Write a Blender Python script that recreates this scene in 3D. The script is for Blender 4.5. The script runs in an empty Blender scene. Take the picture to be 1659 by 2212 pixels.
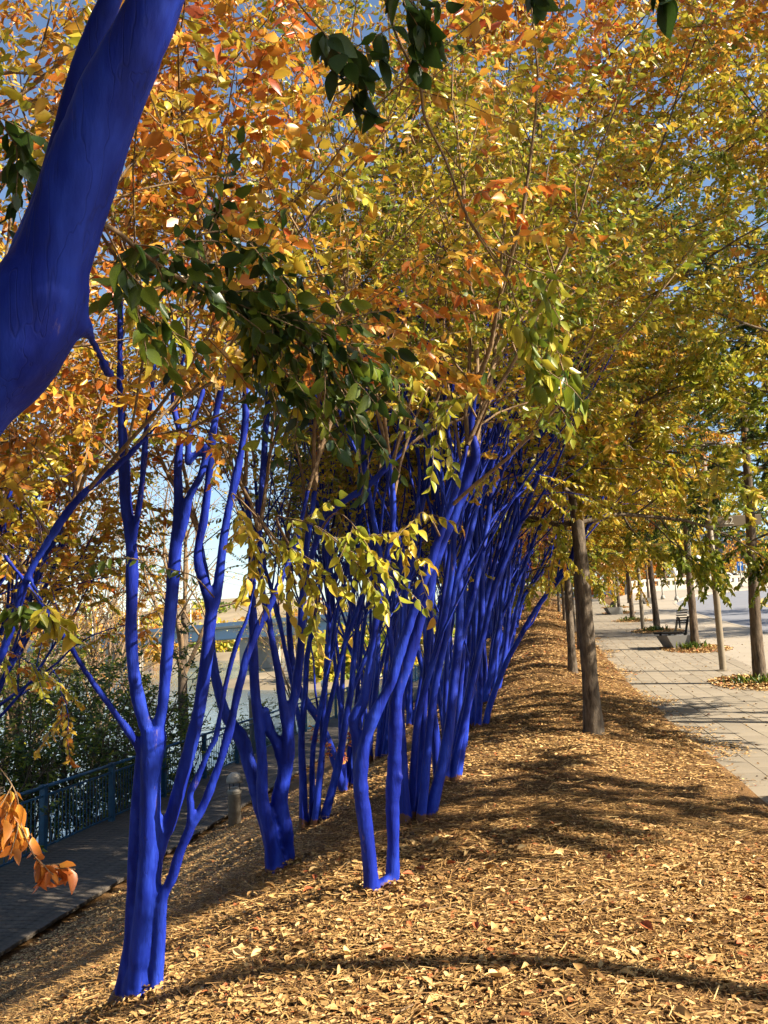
import bpy, math, random
import numpy as np
from mathutils import Vector, Matrix

random.seed(7)
rng = np.random.default_rng(7)
scene = bpy.context.scene
R = math.radians

# ------------------------------------------------------------------ camera
EYE = Vector((0, 0, 1.6))
YAW, PITCH, ROLL = R(9.7), R(7.95), math.atan(0.04)
FPX, CX, CY = 1854.5, 829.5, 1106.0          # working picture size 1659 x 2212
fwd = Vector((-math.sin(YAW) * math.cos(PITCH), math.cos(YAW) * math.cos(PITCH), math.sin(PITCH)))
r0 = Vector((math.cos(YAW), math.sin(YAW), 0))
u0 = r0.cross(fwd)
RT = r0 * math.cos(ROLL) - u0 * math.sin(ROLL)
UP = u0 * math.cos(ROLL) + r0 * math.sin(ROLL)
cam_data = bpy.data.cameras.new('camera')
cam_data.sensor_fit = 'HORIZONTAL'
cam_data.angle = 2 * math.atan(CX / FPX)
cam_data.clip_start, cam_data.clip_end = 0.05, 6000
cam = bpy.data.objects.new('camera', cam_data)
m = Matrix((RT, UP, -fwd)).transposed().to_4x4()
m.translation = EYE
cam.matrix_world = m
scene.collection.objects.link(cam)
scene.camera = cam

# ------------------------------------------------------------------ sky and sun
SUN_EL = R(35.0)
hor = (r0 * math.cos(R(21)) - Vector((-math.sin(YAW), math.cos(YAW), 0)) * math.sin(R(21))).normalized()
sun_dir = Vector((hor.x * math.cos(SUN_EL), hor.y * math.cos(SUN_EL), math.sin(SUN_EL)))
world = bpy.data.worlds.new('World')
scene.world = world
world.use_nodes = True
wn = world.node_tree
wn.nodes.clear()
sky = wn.nodes.new('ShaderNodeTexSky')
sky.sky_type = 'NISHITA'
sky.sun_disc = False
sky.sun_elevation = SUN_EL
sky.sun_rotation = math.atan2(hor.x, hor.y)
sky.air_density, sky.dust_density, sky.ozone_density = 1.0, 0.4, 1.6
bg = wn.nodes.new('ShaderNodeBackground')
bg.inputs['Strength'].default_value = 0.072
wo = wn.nodes.new('ShaderNodeOutputWorld')
wn.links.new(sky.outputs[0], bg.inputs['Color'])
wn.links.new(bg.outputs[0], wo.inputs['Surface'])
sl = bpy.data.lights.new('sun', 'SUN')
sl.energy, sl.angle, sl.color = 5.0, R(0.53), (1.0, 0.9, 0.74)
sun = bpy.data.objects.new('sun', sl)
sun.rotation_euler = sun_dir.to_track_quat('Z', 'Y').to_euler()
sun.location = (20, 0, 30)
scene.collection.objects.link(sun)
scene.view_settings.view_transform = 'Standard'
scene.view_settings.look = 'None'
scene.view_settings.gamma = 1.0
scene.view_settings.use_curve_mapping = False
scene.view_settings.exposure = 1.5
scene.cycles.use_denoising = True
scene.cycles.max_bounces = 3
scene.cycles.diffuse_bounces = 2
scene.cycles.glossy_bounces = 2
scene.cycles.transmission_bounces = 2
scene.cycles.adaptive_threshold = 0.03
scene.cycles.transparent_max_bounces = 4
scene.cycles.sample_clamp_indirect = 4.0

# ------------------------------------------------------------------ helpers
def P(px, py, d):
    """point of the place seen at (px, py) at depth d metres"""
    return EYE + RT * ((px - CX) / FPX * d) - UP * ((py - CY) / FPX * d) + fwd * d
def project(a):
    a = np.asarray(a) - np.array(EYE)
    d = a @ np.array(fwd)
    dd = np.where(d > .05, d, .05)
    return CX + FPX * (a @ np.array(RT)) / dd, CY - FPX * (a @ np.array(UP)) / dd, d

_pv = np.array([-40, 4, 8, 12, 16, 19, 24, 31, 39, 46, 60, 75, 100, 150, 900], float)
_pz = np.array([-.2, .0, .09, .17, .24, .36, .68, 1.12, 1.52, 1.93, 2.85, 4.15, 4.9, 5.6, 5.6], float)
_gv = np.linspace(-40, 200, 961)
_gz = np.convolve(np.pad(np.interp(_gv, _pv, _pz), 12, mode='edge'), np.ones(25) / 25, 'valid')
def zp(v):
    return np.interp(v, _gv, _gz)
ZW = -1.9
WATER = -5.6
def sst(t):
    t = np.clip(t, 0, 1)
    return t * t * (3 - 2 * t)
def G(u, v):
    u = np.asarray(u, float); v = np.asarray(v, float)
    base = zp(v)
    z = base + (.15 + .26 * sst((v - 9) / 10)) * np.exp(-((u - .1) / 1.15) ** 2)
    t = np.clip((-1.2 - u) / 5.1, 0, 1)
    s = .55 * sst(t) + .45 * t
    z = z + (ZW - .1 - z) * s
    z = np.where(u < -8.8, ZW - .1 - 4.6 * sst((-8.8 - u) / 7), z)
    z = z + np.where((u < 1.9) & (u > -6.6), .012 * np.sin(u * 3.1 + v * 1.7 + np.sin(v * .37)) * np.sin(v * 2.3 - u * .8 + 2 * np.sin(u * .7)), 0)
    z = z - .3 * sst((u - 1.75) / .25)
    return z

def link(o, parent=None):
    scene.collection.objects.link(o)
    if parent is not None:
        o.parent = parent
    return o
def tag(o, label=None, cat=None, group=None, kind=None):
    if label: o['label'] = label
    if cat: o['category'] = cat
    if group: o['group'] = group
    if kind: o['kind'] = kind
    return o
def empty(name, loc, label=None, cat=None, group=None, rz=0):
    o = bpy.data.objects.new(name, None)
    o.empty_display_size = .2
    o.location = loc
    o.rotation_euler.z = rz
    link(o)
    return tag(o, label, cat, group)
def npmesh(name, verts, quads=None, tris=None, attr=None, smooth=False):
    """numpy arrays -> mesh (all quads or all tris)"""
    me = bpy.data.meshes.new(name)
    f = quads if quads is not None else tris
    k = 4 if quads is not None else 3
    verts = np.ascontiguousarray(verts, np.float32); f = np.ascontiguousarray(f, np.int32)
    me.vertices.add(len(verts)); me.vertices.foreach_set('co', verts.ravel())
    me.loops.add(f.size); me.loops.foreach_set('vertex_index', f.ravel())
    me.polygons.add(len(f)); me.polygons.foreach_set('loop_start', np.arange(0, f.size, k, dtype=np.int32))
    if smooth:
        me.polygons.foreach_set('use_smooth', np.ones(len(f), bool))
    if attr is not None:
        for an, av in attr.items():
            at = me.attributes.new(an, 'FLOAT', 'POINT')
            at.data.foreach_set('value', np.ascontiguousarray(av, np.float32))
    me.update(calc_edges=True)
    return me
def mobj(name, me, mat=None, parent=None):
    if mat is not None and len(me.materials) == 0:
        me.materials.append(mat)
    return link(bpy.data.objects.new(name, me), parent)

class MB:
    """collects shapes for ONE mesh"""
    def __init__(s): s.v = []; s.f = []
    def box(s, x0, x1, y0, y1, z0, z1, bev=0.0):
        n = len(s.v)
        if bev > 0:
            b = bev
            for z, i in ((z0, b), (z0 + b, 0), (z1 - b, 0), (z1, b)):
                s.v += [(x0 + i, y0 + i, z), (x1 - i, y0 + i, z), (x1 - i, y1 - i, z), (x0 + i, y1 - i, z)]
            s.f.append((n + 3, n + 2, n + 1, n)); s.f.append((n + 12, n + 13, n + 14, n + 15))
            for k in range(3):
                for j in range(4):
                    a = n + 4 * k + j; c = n + 4 * k + (j + 1) % 4
                    s.f.append((a, c, c + 4, a + 4))
        else:
            s.v += [(x0, y0, z0), (x1, y0, z0), (x1, y1, z0), (x0, y1, z0), (x0, y0, z1), (x1, y0, z1), (x1, y1, z1), (x0, y1, z1)]
            s.f += [(n + 3, n + 2, n + 1, n), (n + 4, n + 5, n + 6, n + 7), (n, n + 1, n + 5, n + 4), (n + 1, n + 2, n + 6, n + 5), (n + 2, n + 3, n + 7, n + 6), (n + 3, n, n + 4, n + 7)]
        return s
    def tube(s, pts, radii, n=8, cap=True):
        v, f = tube(pts, radii, n)
        o = len(s.v); s.v += [tuple(p) for p in v]; s.f += [tuple(int(i) + o for i in q) for q in f]
        if cap:
            s.f.append(tuple(o + i for i in range(n))[::-1]); s.f.append(tuple(o + len(v) - n + i for i in range(n)))
        return s
    def lathe(s, prof, n=20):
        o = len(s.v)
        for (r, z) in prof:
            for i in range(n):
                a = 2 * math.pi * i / n
                s.v.append((r * math.cos(a), r * math.sin(a), z))
        for k in range(len(prof) - 1):
            for i in range(n):
                a = o + k * n + i; b = o + k * n + (i + 1) % n
                s.f.append((a, b, b + n, a + n))
        s.f.append(tuple(o + i for i in range(n))[::-1]); s.f.append(tuple(o + (len(prof) - 1) * n + i for i in range(n)))
        return s
    def poly(s, pts, f):
        o = len(s.v); s.v += [tuple(p) for p in pts]; s.f += [tuple(i + o for i in q) for q in f]
        return s
    def mesh(s, name, smooth=False):
        me = bpy.data.meshes.new(name); me.from_pydata(s.v, [], s.f); me.update()
        if smooth:
            me.polygons.foreach_set('use_smooth', np.ones(len(me.polygons), bool))
        return me
    def build(s, name, mat, parent=None, smooth=False):
        return mobj(name, s.mesh(name, smooth), mat, parent)

def tube(pts, radii, n=6):
    p = np.asarray(pts, float); r = np.asarray(radii, float)
    t = np.gradient(p, axis=0)
    t /= np.linalg.norm(t, axis=1)[:, None] + 1e-9
    ref = np.array([1., 0, 0]) if abs(t[0, 0]) < .8 else np.array([0, 1., 0])
    a = np.empty_like(p)
    x = ref - t[0] * (ref @ t[0]); a[0] = x / np.linalg.norm(x)
    for i in range(1, len(p)):
        x = a[i - 1] - t[i] * (a[i - 1] @ t[i]); a[i] = x / (np.linalg.norm(x) + 1e-9)
    b = np.cross(t, a)
    an = np.arange(n) * 2 * math.pi / n
    v = p[:, None] + r[:, None, None] * (np.cos(an)[None, :, None] * a[:, None] + np.sin(an)[None, :, None] * b[:, None])
    i = np.arange(len(p) - 1)[:, None] * n; j = np.arange(n)[None]; k = (j + 1) % n
    f = np.stack([i + j, i + k, i + n + k, i + n + j], -1).reshape(-1, 4)
    return v.reshape(-1, 3), f
def tubes_mesh(name, lines, org=(0, 0, 0), smooth=True):
    vs, fs, o = [], [], 0
    for pts, rad, n in lines:
        v, f = tube(pts, rad, n)
        vs.append(v); fs.append(f + o); o += len(v)
    return npmesh(name, np.concatenate(vs) - np.array(org), quads=np.concatenate(fs), smooth=smooth)
def catmull(pts, per=6):
    p = np.asarray(pts, float)
    q = np.vstack([2 * p[0] - p[1], p, 2 * p[-1] - p[-2]])
    out = []
    for i in range(len(p) - 1):
        a, b, c, d = q[i:i + 4]
        for t in np.arange(per) / per:
            out.append(.5 * ((2 * b) + (c - a) * t + (2 * a - 5 * b + 4 * c - d) * t * t + (3 * b - a - 3 * c + d) * t ** 3))
    out.append(p[-1])
    return np.array(out)

# ------------------------------------------------------------------ materials
class NT:
    def __init__(s, name):
        s.m = bpy.data.materials.new(name); s.m.use_nodes = True
        s.t = s.m.node_tree; s.t.nodes.clear()
        s.out = s.n('ShaderNodeOutputMaterial')
    def n(s, ty, **k):
        x = s.t.nodes.new(ty)
        for a, b in k.items(): setattr(x, a, b)
        return x
    def l(s, a, b): s.t.links.new(a, b)
    def coord(s, which='Object', scale=(1, 1, 1)):
        tc = s.n('ShaderNodeTexCoord'); mp = s.n('ShaderNodeMapping'); mp.inputs['Scale'].default_value = scale
        s.l(tc.outputs[which], mp.inputs['Vector']); return mp.outputs[0]
    def noise(s, vec, scale, detail=4, rough=.55):
        x = s.n('ShaderNodeTexNoise'); x.inputs['Scale'].default_value = scale; x.inputs['Detail'].default_value = detail; x.inputs['Roughness'].default_value = rough
        s.l(vec, x.inputs['Vector']); return x.outputs['Fac']
    def ramp(s, fac, stops):
        x = s.n('ShaderNodeValToRGB'); e = x.color_ramp.elements
        e[0].position, e[0].color = stops[0][0], (*stops[0][1], 1)
        e[1].position, e[1].color = stops[-1][0], (*stops[-1][1], 1)
        for p_, c_ in stops[1:-1]:
            q = e.new(p_); q.color = (*c_, 1)
        s.l(fac, x.inputs[0]); return x.outputs[0]
    def mix(s, fac, a, b):
        x = s.n('ShaderNodeMix', data_type='RGBA')
        for sock, val in ((x.inputs[0], fac), (x.inputs[6], a), (x.inputs[7], b)):
            if isinstance(val, (int, float)): sock.default_value = val
            elif isinstance(val, tuple): sock.default_value = (*val, 1)
            else: s.l(val, sock)
        return x.outputs[2]
    def math(s, op, a, b=0.0, clamp=False):
        x = s.n('ShaderNodeMath', operation=op); x.use_clamp = clamp
        for sock, val in ((x.inputs[0], a), (x.inputs[1], b)):
            if isinstance(val, (int, float)): sock.default_value = val
            else: s.l(val, sock)
        return x.outputs[0]
    def bsdf(s, col, rough=.7, spec=.3, bump=None, bstr=.3, bdist=.01, metal=0):
        b = s.n('ShaderNodeBsdfPrincipled')
        if isinstance(col, tuple): b.inputs['Base Color'].default_value = (*col, 1)
        else: s.l(col, b.inputs['Base Color'])
        if isinstance(rough, (int, float)): b.inputs['Roughness'].default_value = rough
        else: s.l(rough, b.inputs['Roughness'])
        b.inputs['Specular IOR Level'].default_value = spec
        b.inputs['Metallic'].default_value = metal
        if bump is not None:
            bp = s.n('ShaderNodeBump'); bp.inputs['Strength'].default_value = bstr; bp.inputs['Distance'].default_value = bdist
            s.l(bump, bp.inputs['Height']); s.l(bp.outputs[0], b.inputs['Normal'])
        return b
    def done(s, b):
        s.l(b.outputs[0], s.out.inputs['Surface']); return s.m

def simple(name, col, var=.25, scale=6, rough=.75, spec=.3, bstr=.2, bdist=.005, metal=0):
    t = NT(name); c = t.coord()
    n1 = t.noise(c, scale, 5)
    lo = tuple(x * (1 - var) for x in col); hi = tuple(min(1, x * (1 + var)) for x in col)
    return t.done(t.bsdf(t.ramp(n1, [(.3, lo), (.7, hi)]), rough, spec, t.noise(c, scale * 6, 3), bstr, bdist, metal))

def mat_blue(name='blue_painted_bark', zlim=4.15):
    t = NT(name)
    c = t.coord()
    cs = t.coord(scale=(1, 1, .16))
    n = t.noise(c, 1.3, 3); st = t.noise(cs, 42, 4); sp = t.noise(cs, 9, 4)
    sep = t.n('ShaderNodeSeparateXYZ'); t.l(c, sep.inputs[0])
    z = sep.outputs['Z']
    oi = t.n('ShaderNodeObjectInfo')
    zz = t.math('ADD', z, t.math('MULTIPLY', t.math('SUBTRACT', n, .5), -3.2))
    up = t.math('MULTIPLY', t.math('SUBTRACT', zz, zlim), 3.0, True)           # bare bark higher up
    n2 = t.noise(c, 14, 4)
    low = t.math('MULTIPLY', t.math('SUBTRACT', t.math('MULTIPLY', n2, .20), t.math('ADD', z, .035)), 60, True)
    chip = t.math('MULTIPLY', t.math('SUBTRACT', t.noise(cs, 17, 6, .7), .645), 14, True)
    sp2 = t.math('ADD', t.math('MULTIPLY', sp, .55), t.math('ADD', t.math('MULTIPLY', t.noise(c, 5, 4), .25), t.math('MULTIPLY', st, .2)))
    crack = t.math('SUBTRACT', 1.0, t.math('MULTIPLY', t.math('ABSOLUTE', t.math('SUBTRACT', t.noise(t.coord(scale=(1, 1, .05)), 26, 2, .5), .5)), 60), True)
    blue = t.ramp(sp2, [(.34, (.004, .008, .12)), (.48, (.008, .021, .25)), (.64, (.024, .058, .46))])
    blue = t.mix(t.math('MULTIPLY', crack, .28), blue, (.012, .010, .05))
    bark = t.ramp(st, [(.3, (.17, .10, .055)), (.55, (.40, .27, .15)), (.75, (.52, .38, .24))])
    col = t.mix(t.math('MAXIMUM', up, t.math('MULTIPLY', chip, .45)), blue, bark)
    col = t.mix(low, col, (.13, .06, .032))
    return t.done(t.bsdf(col, .55, .16, t.math('SUBTRACT', t.math('ADD', st, t.math('MULTIPLY', sp, 1.5)), t.math('MULTIPLY', crack, .25)), .42, .008))
BLUE = mat_blue()
BLUE_THIN = mat_blue('blue_painted_branch', 3.7)

def mat_bark(name, dark, light, zs=.2, sc=22):
    t = NT(name); c = t.coord(scale=(1, 1, zs)); c2 = t.coord()
    a = t.noise(c, sc, 5, .65); b = t.noise(c2, 3, 3)
    f = t.math('ADD', t.math('MULTIPLY', a, .75), t.math('MULTIPLY', b, .25))
    return t.done(t.bsdf(t.ramp(f, [(.34, dark), (.62, light)]), .88, .15, a, .9, .02))
BARK = mat_bark('furrowed_brown_bark', (.035, .025, .017), (.17, .125, .085))
BARK2 = mat_bark('grey_brown_bark', (.04, .03, .022), (.18, .14, .10), .25, 26)
TWIG = mat_bark('thin_twig_bark', (.10, .065, .04), (.30, .2, .11), .3, 30)

HUE = [(0.0, (.020, .034, .010)), (.14, (.042, .085, .013)), (.30, (.19, .25, .022)), (.44, (.49, .43, .04)), (.56, (.64, .41, .05)), (.70, (.63, .235, .035)), (.84, (.55, .12, .03)), (1.0, (.26, .045, .02))]
def mat_leaf(name, trans=.36, rough=.36, spec=.5):
    t = NT(name)
    at = t.n('ShaderNodeAttribute', attribute_name='hue')
    oi = t.n('ShaderNodeObjectInfo')
    sep = t.n('ShaderNodeSeparateColor'); t.l(oi.outputs['Color'], sep.inputs[0])
    c = t.coord('Object')
    nz = t.noise(c, 26, 1)
    f = t.math('ADD', at.outputs['Fac'], t.math('SUBTRACT', sep.outputs[0], .5))
    f = t.math('ADD', f, t.math('MULTIPLY', t.math('SUBTRACT', nz, .5), .14), True)
    col = t.ramp(f, HUE)
    b = t.bsdf(col, rough, spec)
    tr = t.n('ShaderNodeBsdfTranslucent'); t.l(col, tr.inputs['Color'])
    mx = t.n('ShaderNodeMixShader'); mx.inputs[0].default_value = trans
    t.l(b.outputs[0], mx.inputs[1]); t.l(tr.outputs[0], mx.inputs[2])
    return t.done(mx)
LEAF = mat_leaf('autumn_leaf')

def mat_litter():
    t = NT('fallen_leaf'); at = t.n('ShaderNodeAttribute', attribute_name='hue')
    c = t.coord(); nz = t.noise(c, 60, 3)
    f = t.math('ADD', at.outputs['Fac'], t.math('MULTIPLY', t.math('SUBTRACT', nz, .5), .25), True)
    col = t.ramp(f, [(0, (.05, .025, .012)), (.2, (.15, .075, .03)), (.4, (.28, .15, .05)), (.62, (.49, .29, .10)), (.85, (.70, .48, .21)), (.93, (.42, .14, .045)), (1, (.38, .09, .035))])
    return t.done(t.bsdf(col, .6, .25))
LITTER = mat_litter()

def mat_mulch():
    t = NT('pine_straw_mulch'); c = t.coord()
    a = t.noise(c, 55, 6, .7); b = t.noise(c, 1.4, 4)
    w1 = t.noise(t.coord(scale=(1, .22, 1)), 70, 4, .65); w2 = t.noise(t.coord(scale=(.25, 1, 1)), 64, 4, .65)
    f = t.math('ADD', t.math('MULTIPLY', a, .4), t.math('ADD', t.math('MULTIPLY', w1, .3), t.math('MULTIPLY', w2, .3)))
    col = t.ramp(f, [(.36, (.04, .02, .009)), (.5, (.14, .075, .03)), (.63, (.31, .185, .075))])
    return t.done(t.bsdf(t.mix(t.math('MULTIPLY', b, .35), col, (.16, .085, .036)), .9, .1, f, .9, .02))
MULCH = mat_mulch()

def mat_concrete(name, col, var=.18, crack=True):
    t = NT(name); c = t.coord()
    a = t.noise(c, .9, 5, .6); b = t.noise(c, 90, 3)
    oi = t.n('ShaderNodeObjectInfo')
    f = t.math('ADD', t.math('MULTIPLY', a, .6), t.math('ADD', t.math('MULTIPLY', b, .2), t.math('MULTIPLY', oi.outputs['Random'], .25)))
    lo = tuple(x * (1 - var) for x in col); hi = tuple(x * (1 + var) for x in col)
    return t.done(t.bsdf(t.ramp(f, [(.3, lo), (.75, hi)]), .85, .2, b, .3, .004))
PAVER = mat_concrete('paver_concrete', (.27, .225, .165))
JOINT = mat_concrete('sanded_joint', (.215, .178, .128))
WALK = mat_concrete('sidewalk_concrete', (.32, .27, .205), .12)
KERB = mat_concrete('kerb_concrete', (.34, .29, .22), .12)
BENCHC = mat_concrete('bench_concrete', (.20, .19, .17), .15)
PALEC = mat_concrete('pale_concrete', (.44, .39, .31), .1)
STONE = mat_concrete('pier_stone', (.36, .37, .37), .25)
PALESTONE = mat_concrete('pale_pier_stone', (.44, .40, .33), .2)
ASPH = mat_concrete('weathered_asphalt', (.22, .22, .235), .12)
YELLOW = simple('road_line_yellow', (.55, .38, .05), .2, 8)
FENCE = simple('blue_green_paint', (.018, .085, .16), .25, 9, .42, .4, .1)
DARKM = simple('dark_bronze_metal', (.012, .010, .008), .2, 8, .6, .2)
POLE = simple('tan_painted_steel', (.22, .175, .115), .12, 5, .55, .3)
SIGNT = simple('tan_sign_face', (.20, .155, .10), .08, 4, .6, .3)
SIGNB = simple('blue_sign_face', (.02, .13, .42), .08, 4, .5, .3)
SIGNW = simple('pale_lettering', (.62, .58, .48), .05, 4, .6, .3)
WHITE = simple('white_lamp_glass', (.78, .76, .70), .04, 4, .4, .4)
LAMPM = simple('weathered_lamp_metal', (.30, .27, .22), .2, 12, .5, .4)
BOARD = mat_bark('grey_deck_board', (.06, .05, .04), (.16, .13, .10), 1, 9)
BANK = simple('river_bank_soil', (.10, .085, .05), .4, 1.2, .95)
FARBANK = simple('far_bank_soil', (.26, .20, .12), .35, .05, .95)
STEELB = simple('pale_blue_bridge_paint', (.28, .40, .52), .08, .2, .6)
STEELD = simple('grey_bridge_paint', (.11, .14, .18), .15, .2, .7)
GLASS = simple('dark_vehicle_glass', (.03, .035, .04), .1, 3, .15, .5)
CARW = simple('white_vehicle_paint', (.75, .75, .74), .03, 3, .3, .5)
TYRE = simple('tyre_rubber', (.02, .02, .02), .1, 3, .8)
def mat_water():
    t = NT('river_water'); c = t.coord(scale=(1, .35, 1))
    a = t.noise(c, .9, 4); b = t.noise(c, .12, 3)
    return t.done(t.bsdf((.13, .135, .10), .16, .5, t.math('ADD', a, b), .22, .25))
WATERM = mat_water()

# ------------------------------------------------------------------ ground, water, far bank
def grid(name, us, vs, fz, mat, smooth=True):
    U, V = np.meshgrid(us, vs)
    Z = fz(U, V)
    nu, nv = len(us), len(vs)
    i = np.arange(nv - 1)[:, None] * nu; j = np.arange(nu - 1)[None]
    q = np.stack([i + j, i + j + 1, i + nu + j + 1, i + nu + j], -1).reshape(-1, 4)
    return tag(mobj(name, npmesh(name, np.stack([U, V, Z], -1).reshape(-1, 3), quads=q, smooth=smooth), mat), kind='structure')
vs_n = np.concatenate([np.linspace(-30, 0, 20), np.linspace(.2, 12, 90), np.linspace(12.4, 40, 90), np.linspace(41, 150, 90), [200, 300, 500, 900]])
grid('ground', np.concatenate([np.linspace(-8.7, 2.3, 100), [3, 6, 10, 20, 40, 80, 200, 700]]), vs_n, G, MULCH)
grid('river_bank', np.concatenate([np.linspace(-60, -17, 6), np.linspace(-16, -8.6, 24)]), vs_n, lambda u, v: G(u, v) - .01 + .15 * np.sin(u * 2 + v) * np.sin(v * .9), BANK)
wm = MB().poly([(-2500, -300, WATER), (-10, -300, WATER), (-10, 3000, WATER), (-2500, 3000, WATER)], [(0, 1, 2, 3)])
tag(wm.build('river', WATERM), kind='structure')

def along(pts, n):
    p = np.array(pts, float); d = np.r_[0, np.cumsum(np.linalg.norm(np.diff(p, axis=0), axis=1))]
    s = np.linspace(0, d[-1], n)
    return np.stack([np.interp(s, d, p[:, k]) for k in range(p.shape[1])], 1)
PATHL, PATHR = 1.70, 4.75
kerb_pts = catmull([(6.9, -30), (6.9, 0), (6.95, 18), (7.3, 28), (7.7, 42), (8.3, 54), (9.3, 61), (11.3, 66), (14.5, 70), (20.5, 74.2), (33, 79.5), (60, 88)], 8)
inner_pts = catmull([(16.5, -30), (16.5, 0), (16.5, 18), (16.8, 28), (17.0, 42), (17.6, 50), (18.5, 54.5), (20.3, 58.5), (23, 62), (27, 65), (37, 69.5), (63, 78)], 8)
walk_pts = catmull([(PATHR, -30), (PATHR, 0), (PATHR, 18), (PATHR, 28), (PATHR, 42), (4.9, 54), (5.6, 63), (6.6, 69), (9.4, 74), (19, 80.6), (31.5, 85.6), (58, 94)], 8)
def strip(name, A, B, dz, mat, sub=1):
    vs, fs = [], []
    for a, b in zip(A, B):
        for k in range(sub + 1):
            u, v = a + (b - a) * k / sub
            vs.append((u, v, float(zp(v)) + dz))
    w = sub + 1
    for i in range(len(A) - 1):
        for k in range(sub):
            fs.append((i * w + k, i * w + k + 1, (i + 1) * w + k + 1, (i + 1) * w + k))
    return mobj(name, npmesh(name, np.array(vs), quads=np.array(fs), smooth=True), mat)
tag(strip('road', kerb_pts + [.16, 0], inner_pts, -.13, ASPH, 6), kind='structure')
tag(strip('sidewalk', walk_pts, kerb_pts, .006, WALK, 4), kind='structure')
kb = MB()
for i in range(len(kerb_pts) - 1):
    pa = [kerb_pts[i], kerb_pts[i + 1]]
    q = []
    for p_ in pa:
        z = float(zp(p_[1]))
        q.append([(p_[0] + .01, p_[1], z + .012), (p_[0] + .15, p_[1], z + .012), (p_[0] + .17, p_[1], z - .15)])
    kb.poly(q[0] + q[1], [(0, 1, 4, 3), (1, 2, 5, 4)])
tag(kb.build('kerb', KERB), kind='structure')
for off in (-.12, .12):
    mid = kerb_pts + (inner_pts - kerb_pts) * .5
    tag(strip('road_line', mid + [off - .055, 0], mid + [off + .055, 0], -.124, YELLOW), kind='structure')
# inner side of the road: strip of ground beyond it
tag(strip('verge', inner_pts, inner_pts + [60, 0], -.05, MULCH, 3), kind='structure')

# paved path, each paver a piece
path = tag(strip('path', np.array([(PATHL - .3, v) for v in np.arange(-20, 66, .5)]), np.array([(PATHR, v) for v in np.arange(-20, 66, .5)]), -.004, JOINT), kind='structure')
PW, PL = .3, .6
pv_mesh = MB().box(-PW / 2 + .0025, PW / 2 - .0025, -PL / 2 + .0025, PL / 2 - .0025, -.03, .006, .003).mesh('paver')
pv_mesh.materials.append(PAVER)
pav = []
for k in range(11):
    for j in range(-2, 112):
        u = PATHL - .25 + PW * k + .15
        v = j * PL + (PL / 2 if k % 2 else 0)
        if u + PW / 2 > PATHR + .01: continue
        pav.append((u, v))
pav.sort(key=lambda p: p[1])
ppos = np.array([(u, v, float(zp(v))) for u, v in pav])
X_, Y_, D_ = project(ppos)
seen = [i for i in range(len(pav)) if D_[i] > 1 and -60 < X_[i] < 1720 and -60 < Y_[i] < 2270]
single = set(seen[:300])
rest = MB()
for i, (u, v) in enumerate(pav):
    z = float(zp(v)); sl_ = math.atan2(float(zp(v + .3) - zp(v - .3)), .6)
    if i in single:
        o = link(bpy.data.objects.new('paver', pv_mesh), path)
        o.location = (u, v, z + .002 + random.uniform(-.002, .002)); o.rotation_euler = (sl_ + random.uniform(-.003, .003), random.uniform(-.004, .004), 0)
    elif v > 5:
        a = math.tan(sl_)
        hw, hl = PW / 2 - .005, PL / 2 - .005
        rest.poly([(u - hw, v - hl, z + .008 - a * hl), (u + hw, v - hl, z + .008 - a * hl), (u + hw, v + hl, z + .008 + a * hl), (u - hw, v + hl, z + .008 + a * hl)], [(0, 1, 2, 3)])
tag(rest.build('paving_beyond', PAVER, path), kind='stuff')

# far bank with its woodland, seen across the river
def farz(u, v):
    d = np.hypot(u, v)
    return WATER - 1 + 3.0 * sst((d - 300) / 10) + 30 * sst((d - 330) / 260)
ang = np.linspace(R(-75), R(12), 90); dist = np.array([296, 302, 308, 314, 330, 360, 420, 500, 620, 900])
A_, D2 = np.meshgrid(ang, dist)
dd = D2 + 22 * np.sin(A_ * 9) + 10 * np.sin(A_ * 23)
U_, V_ = dd * np.sin(A_), dd * np.cos(A_)
Zf = WATER - 1 + 3.2 * sst((D2 - 296) / 12) + 26 * sst((D2 - 340) / 260) * (1 + .25 * np.sin(A_ * 14))
nu, nv = A_.shape[1], A_.shape[0]
i = np.arange(nv - 1)[:, None] * nu; j = np.arange(nu - 1)[None]
q = np.stack([i + j, i + j + 1, i + nu + j + 1, i + nu + j], -1).reshape(-1, 4)
tag(mobj('hills', npmesh('hills', np.stack([U_, V_, Zf], -1).reshape(-1, 3), quads=q, smooth=True), FARBANK), kind='structure')

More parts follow.
